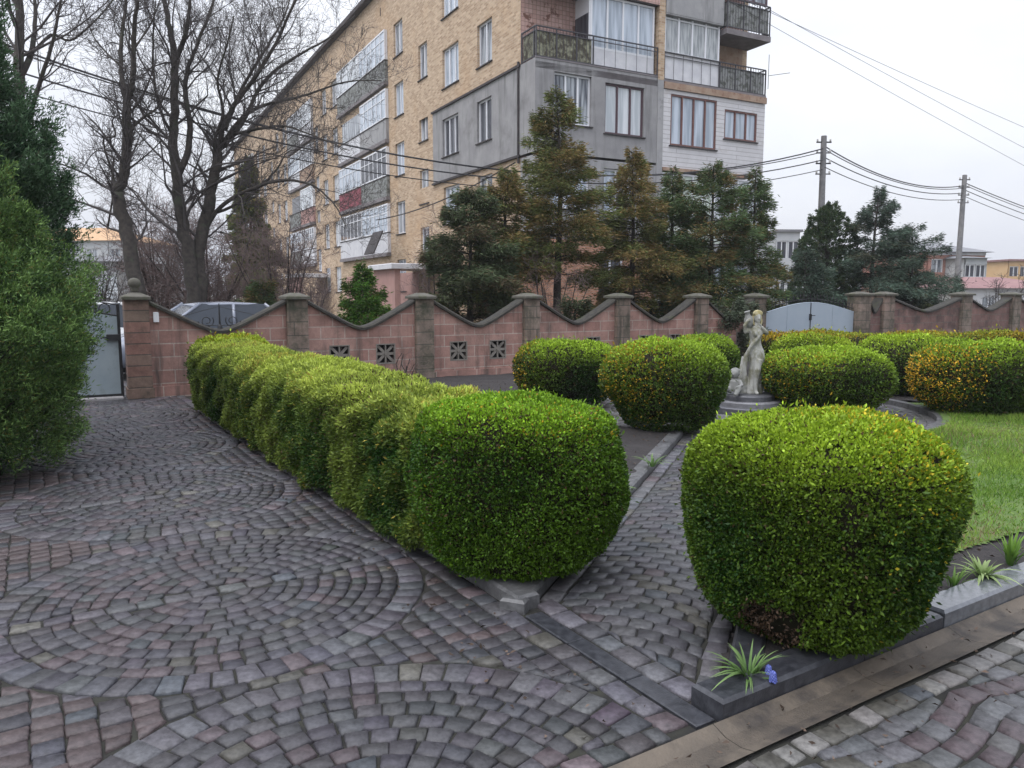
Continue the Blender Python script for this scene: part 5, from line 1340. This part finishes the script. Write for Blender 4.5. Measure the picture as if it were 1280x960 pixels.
bare_tree('bare_tree', 'largest bare tree with two close trunks fanning out in front of the flats', 'tree', [
    (px((730, 1250), (715, 1080), (700, 940), (672, 800), (662, 650), (645, 520), (652, 380), (652, 240), (635, 110), (615, 0), (600, -160)), .215, .05, (0, 0)),
    (px((668, 640), (700, 560), (705, 450), (690, 330), (705, 240), (740, 150), (790, 20), (830, -120)), .10, .03, (0, .9)),
    (px((650, 230), (690, 130), (705, 20), (710, -140)), .08, .03, (0, -.7)),
    (px((642, 500), (600, 420), (572, 280), (570, 130), (580, 0)), .05, .015, (0, -1)),
    (px((738, 1250), (745, 1080), (738, 950), (770, 800), (790, 690), (808, 590), (822, 540)), .22, .13, (.15, .4)),
    (px((810, 590), (830, 470), (880, 380), (940, 300), (1010, 190), (1060, 90), (1110, -30), (1140, -130)), .085, .022, (.4, -.6)),
    (px((822, 545), (870, 500), (920, 420), (985, 300), (1100, 210), (1210, 150), (1320, 60)), .085, .018, (.4, 1.6)),
    (px((822, 545), (890, 450), (960, 400), (1050, 375), (1150, 350), (1290, 305), (1420, 300)), .07, .014, (.4, 1.2)),
    (px((800, 600), (800, 520), (830, 420), (810, 300), (840, 180), (870, 60)), .06, .016, (.4, -1.2)),
    (px((760, 860), (820, 770), (900, 720), (1000, 680), (1100, 672), (1180, 700), (1250, 770), (1290, 850)), .07, .012, (.3, -.9)),
    (px((772, 800), (860, 770), (960, 700), (1030, 630), (1080, 560), (1190, 570)), .05, .010, (.3, .8)),
    (px((790, 700), (750, 720), (720, 690), (700, 750)), .03, .008, (.2, .7)),
    (px((870, 500), (960, 480), (1060, 470), (1180, 510), (1300, 560)), .05, .010, (.4, -1.)),
    (px((840, 480), (900, 330), (990, 180), (1060, 60), (1090, -60)), .06, .018, (.5, 2.0))], 18.2, 102, n_child=(16, 9, 6), rmin=.004)
bare_tree('bare_tree', 'bare tree rising behind the dark thuja in the top left corner', 'tree', [
    (px((70, 1250), (75, 900), (72, 500), (70, 250), (72, 60), (60, -120)), .17, .08, (0, 0)), (px((72, 300), (120, 180), (130, 60), (125, -90)), .08, .03, (0, .6)),
    (px((72, 120), (40, 40), (20, -90)), .06, .03, (0, -.5)), (px((74, 560), (140, 330), (190, 180), (215, 60), (240, -60)), .06, .02, (0, -.7)),
    (px((110, 210), (190, 130), (260, 150), (340, 90), (420, 0), (450, -60)), .04, .012, (.2, .9))], 15.0, 103, n_child=(11, 7, 4))
def shrub(label, u, d, H, Rr, seed, stems=16, mt=None, name='bare_shrub', z0=0., gens=3, n_child=(9, 6, 4), rmin=.004, lean=.8):
    rng = np.random.default_rng(seed); x, y = at(u, d); L = []
    for i in range(max(7, int(stems*.6))):
        a = rng.uniform(0, 6.28); o = np.array([math.cos(a), math.sin(a), 0])*Rr*rng.uniform(.15, 1)*lean; h = H*rng.uniform(.6, .95)
        P = np.array([o*.08, o*.25+np.array([0, 0, h*.3]), o*.65+np.array([0, 0, h*.65]), o+np.array([0, 0, h])])+rng.normal(0, .05, (4, 3)); P[:, 2] = np.maximum(P[:, 2], 0)+z0
        P = smooth_line(P, 2); L.append((P, list(np.linspace(.028*H/3+.006, .006, len(P)))))
    root = thing(name, label, 'shrub', (x, y, 0), 0, None); B = grow(L, rng, gens, n_child, (.42, .42, .45), .12, rmin=rmin)
    P0, P1, R0, R1 = [], [], [], []
    for P, rad in B[:len(L)]:
        for i in range(len(P)-1): P0.append(P[i]); P1.append(P[i+1]); R0.append(rad[i]); R1.append(rad[i+1])
    segs_mesh('stems', P0, P1, R0, R1, M_bark, root, 5); P0, P1, R0, R1 = [], [], [], []
    for P, rad in B[len(L):]:
        for i in range(len(P)-1): P0.append(P[i]); P1.append(P[i+1]); R0.append(rad[i]); R1.append(rad[i+1])
    segs_mesh('twigs', P0, P1, R0, R1, mt or M_rtwig, root, 3)
    return root
shrub('dark tangled bare shrub right of the twin trunked tree', 355, 22, 3.9, 2.3, 111, 20, M_redtwig, n_child=(11, 7, 5), rmin=.006)
shrub('reddish bare bush behind the twin trunked tree', 265, 23.5, 4.6, 2.4, 112, 28, M_redtwig, n_child=(10, 7, 5), rmin=.006)
shrub('reddish bare bush between the two bare trunks', 200, 24, 4.6, 2.0, 113, 24, M_redtwig, rmin=.006)
shrub('grey tangled hedge bush behind the left gate', 118, 22, 3.0, 1.9, 114, 24, rmin=.006)
shrub('low bare bush with red twigs right of the ball-topped pillar', 290, 27, 3.0, 2.2, 115, 20, M_redtwig, rmin=.007)
shrub('thin bare bush before the porch of the flats', 390, 26, 2.6, 1.1, 116, 12, M_redtwig, rmin=.006)
shrub('bare reddish bush left of the dark bushy evergreen', 548, 20, 3.6, 1.0, 117, 14, M_redtwig, rmin=.0045)
shrub('leafless bush tangled round the trunk of the tallest spruce', 690, 18.6, 2.7, 1.2, 118, 14, M_redtwig, rmin=.0045)
shrub('grey leafless bush against the brick house', 1165, 33, 2.9, 1.3, 119, 16, rmin=.008)
shrub('loose bare bush in front of the white outbuilding', 1252, 30, 2.4, 1.2, 120, 12, rmin=.008)
shrub('bare bush with tall thin shoots in the right wall dip', 1150, 29, 2.3, .9, 121, 12, rmin=.007)
shrub('low twiggy rose bush before the wall between two vent blocks', 505, 13.6, .62, .30, 122, 9, M_redtwig, gens=2, rmin=.003, z0=.05)
shrub('small twiggy bush at the foot of the second wall pillar', 395, 12.9, .70, .30, 123, 8, M_redtwig, gens=2, rmin=.003, z0=.05)
def yewish(label, u, d, H, Rr, seed):
    conifer('evergreen_shrub', label, 'evergreen shrub', *at(u, d), H, Rr, seed, z0=.15, pal=DK, brown=.1, dens=2.2, irr=.35, power=.4)
yewish('dark evergreen shrub under the twin trunked tree', 330, 20.5, 1.9, .9, 125)
conifer('evergreen_shrub', 'low green shrub in the wall dip under the tallest spruce', 'evergreen shrub', *at(718, 17.6), 1.45, .8, 126, z0=.1, pal=((.05, .07, .035), (.09, .11, .06), (.08, .06, .03)), brown=.2, dens=2.4, irr=.35, power=.35)
conifer('evergreen_shrub', 'grey green shrub in the wall dip left of the statue', 'evergreen shrub', *at(915, 19.0), 1.5, .8, 127, z0=.1, pal=((.05, .07, .045), (.09, .105, .07), (.08, .07, .04)), brown=.2, dens=2.4, irr=.35, power=.35)
conifer('evergreen_shrub', 'yellowish loose shrub right of the grey gate', 'evergreen shrub', *at(1130, 26.5), 2.3, .8, 128, z0=.1, pal=((.09, .11, .05), (.14, .15, .07), (.10, .09, .04)), brown=.2, dens=1.8, irr=.4, power=.35)

# ------------------------------------------------------------------ parked cars
M_tyre = mat('tyre_rubber', (.02, .02, .02), rough=.85); M_rim = mat('wheel_rim', (.45, .46, .47), rough=.3, metal=.7)
M_carglass = mat('car_glass', (.04, .05, .065), rough=.05, spec=.5); M_tail = mat('tail_lamp', (.35, .02, .02), rough=.2); M_lamp = mat('head_lamp', (.6, .62, .65), rough=.1)
def car(label, x, y, rz, paint, H=1.47):
    t = thing('parked_car', label, 'car', (x, y, 0), rz, 'cars parked behind the wall')
    m, nt, b_ = newmat('car_paint'); b_.inputs['Base Color'].default_value = (*paint, 1); b_.inputs['Roughness'].default_value = .25; b_.inputs['Coat Weight'].default_value = .6
    stn = [(-2.15, .72, .34, .62), (-2.05, .80, .26, .86), (-1.5, .85, .22, .92), (-.6, .87, .20, .93), (.6, .87, .20, .92), (1.25, .85, .22, .86), (1.8, .80, .24, .76), (2.1, .70, .30, .62)]
    b = MB(); V = []; F = []; n = 8
    for X, w, z0, z1 in stn:
        for yy, zz in ((-w*.9, z0), (-w, z0+.15), (-w, z1-.14), (-w*.88, z1), (w*.88, z1), (w, z1-.14), (w, z0+.15), (w*.9, z0)): V.append((X, yy, zz))
    for i in range(len(stn)-1):
        for j in range(n): F.append((i*n+j, (i+1)*n+j, (i+1)*n+(j+1) % n, i*n+(j+1) % n))
    F += [tuple(range(n)), tuple(range((len(stn)-1)*n, len(stn)*n))[::-1]]; b.add(V, F); body = b.build('body', m, t, True)
    lo = [(-1.85, .73, .88), (1.05, .76, .88)]; hi = [(-1.15, .60, H-.05), (.20, .61, H-.04)]
    c = [Vector((X, s*w, z)) for X, w, z in (lo[0], lo[1]) for s in (-1, 1)]; h = [Vector((X, s*w, z)) for X, w, z in (hi[0], hi[1]) for s in (-1, 1)]
    b = MB(); b.add(c+h, [(0, 1, 5, 4), (2, 0, 4, 6), (3, 2, 6, 7), (1, 3, 7, 5)]); b.build('window', M_carglass, t)
    b = MB()
    for i in range(4): b.tube([tuple(c[i]), tuple(h[i])], .035, 6)
    for s in (-1, 1): b.tube([(-.45, s*.755, .90), (-.48, s*.62, H-.05)], .035, 6)
    rs = [(-1.25, .58, H-.06), (-1.0, .60, H-.02), (-.5, .615, H), (.0, .615, H-.01), (.28, .60, H-.05)]; V = []
    for X, w, z in rs:
        for k in range(7): a = -1+k/3; V.append((X, a*w, z-.035*a*a))
        for k in range(7): a = 1-k/3; V.append((X, a*w, z-.035*a*a-.04))
    b.add(V, [(i*14+j, (i+1)*14+j, (i+1)*14+(j+1) % 14, i*14+(j+1) % 14) for i in range(4) for j in range(14)]+[tuple(range(14)), tuple(range(56, 70))[::-1]])
    b.build('roof', m, t, True)
    for X in (-1.35, 1.35):
        for s in (-1, 1):
            b = MB(); b.lathe([(.20, -.10), (.30, -.105), (.325, -.07), (.325, .07), (.30, .105), (.20, .10)], (X, s*.76, .325), 22, axis='y'); w = b.build('wheel', M_tyre, t, True)
            b = MB(); b.lathe([(.03, -.112), (.19, -.108), (.205, -.08), (.205, .08), (.19, .108), (.03, .112)], (X, s*.76, .325), 14, axis='y'); b.build('rim', M_rim, w)
    for s in (-1, 1):
        b = MB(); ell(b, (2.03, s*.58, .64), (.10, .15, .08)); b.build('headlight', M_lamp, t, True)
        b = MB(); ell(b, (-2.08, s*.62, .76), (.06, .12, .09)); b.build('taillight', M_tail, t, True)
        b = MB(); ell(b, (.85, s*.93, .97), (.07, .10, .06)); b.build('wing_mirror', m, t, True)
    return t
def car_at(label, u, d, rz, paint, H=1.47): x, y = at(u, d); return car(label, x, y, rz, paint, H)
car_at('pale silver blue car seen over the first dip of the wall', 252, 16.4, R(-142), (.20, .22, .27), 1.50)
car_at('dark car with pale roof seen over the wall between spruces', 818, 21.5, R(32), (.42, .43, .45), 1.50)
car_at('white car partly hidden behind the left gate top', 138, 17.5, R(30), (.66, .67, .68), 1.50)
car_at('dark red car behind the scrolls of the left gate', 96, 20.5, R(30), (.26, .04, .04), 1.50)

# ------------------------------------------------------------------ light and sky: a flat overcast spring day
w = bpy.data.worlds.new('World'); SC.world = w; w.use_nodes = True; nt = w.node_tree
bg = nt.nodes['Background']; out = nt.nodes['World Output']
EL, AZ = R(60), R(-130)
sky = N(nt, 'ShaderNodeTexSky'); sky.sky_type = 'NISHITA'; sky.sun_disc = False; sky.sun_elevation = EL; sky.sun_rotation = AZ; sky.dust_density = 4; sky.air_density = 1.5
hs = N(nt, 'ShaderNodeHueSaturation', Saturation=.25); nt.links.new(sky.outputs[0], hs.inputs['Color']); nt.links.new(hs.outputs[0], bg.inputs['Color']); bg.inputs['Strength'].default_value = .05
tc = N(nt, 'ShaderNodeTexCoord'); mp = N(nt, 'ShaderNodeMapping'); mp.inputs['Scale'].default_value = (1, 1, 2.6); nt.links.new(tc.outputs['Generated'], mp.inputs[0])
cl = ramp(nt, noise(nt, 1.7, 5, .55, mp.outputs[0]), .36, .66)
cc = mix(nt, cl, (.67, .71, .84), (.87, .895, .97))
sx_ = N(nt, 'ShaderNodeSeparateXYZ'); nt.links.new(tc.outputs['Generated'], sx_.inputs[0])    # overcast sky: brighter towards the zenith
mz = N(nt, 'ShaderNodeMath', operation='MAXIMUM'); mz.inputs[1].default_value = 0; nt.links.new(sx_.outputs[2], mz.inputs[0])
pz = N(nt, 'ShaderNodeMath', operation='POWER'); pz.inputs[1].default_value = 2.3; nt.links.new(mz.outputs[0], pz.inputs[0])
fz = N(nt, 'ShaderNodeMath', operation='MULTIPLY_ADD'); fz.inputs[1].default_value = 1.9; fz.inputs[2].default_value = .62; nt.links.new(pz.outputs[0], fz.inputs[0])
bg2 = N(nt, 'ShaderNodeBackground'); nt.links.new(cc, bg2.inputs['Color']); nt.links.new(fz.outputs[0], bg2.inputs['Strength'])
ad = N(nt, 'ShaderNodeAddShader'); nt.links.new(bg.outputs[0], ad.inputs[0]); nt.links.new(bg2.outputs[0], ad.inputs[1]); nt.links.new(ad.outputs[0], out.inputs['Surface'])
sd = bpy.data.lights.new('sun', 'SUN'); sd.energy = .75; sd.angle = R(25); sd.color = (1, .97, .92)
so = bpy.data.objects.new('sun', sd); COL.objects.link(so)
dv = Vector((math.sin(AZ)*math.cos(EL), math.cos(AZ)*math.cos(EL), math.sin(EL))); so.rotation_euler = dv.to_track_quat('Z', 'Y').to_euler()
vs = SC.view_settings; vs.view_transform = 'Standard'; vs.look = 'None'; vs.exposure = .42; vs.gamma = 1; vs.use_curve_mapping = False
SC.cycles.max_bounces = 6; SC.cycles.diffuse_bounces = 3; SC.cycles.transparent_max_bounces = 4

# ------------------------------------------------------------------ damp spring air
hz = bpy.data.materials.new('damp_air'); hz.use_nodes = True; nt = hz.node_tree; nt.nodes.remove(nt.nodes['Principled BSDF'])
pv = N(nt, 'ShaderNodeVolumePrincipled'); pv.inputs['Color'].default_value = (.93, .94, .97, 1); pv.inputs['Density'].default_value = .0007; pv.inputs['Anisotropy'].default_value = .2
nt.links.new(pv.outputs[0], nt.nodes['Material Output'].inputs['Volume'])
b = MB(); b.box((-420, -80, -1.03), (420, 920, 24)); tag(b.build('haze', hz), 'thin pale damp air over the whole place', 'haze', kind='stuff')
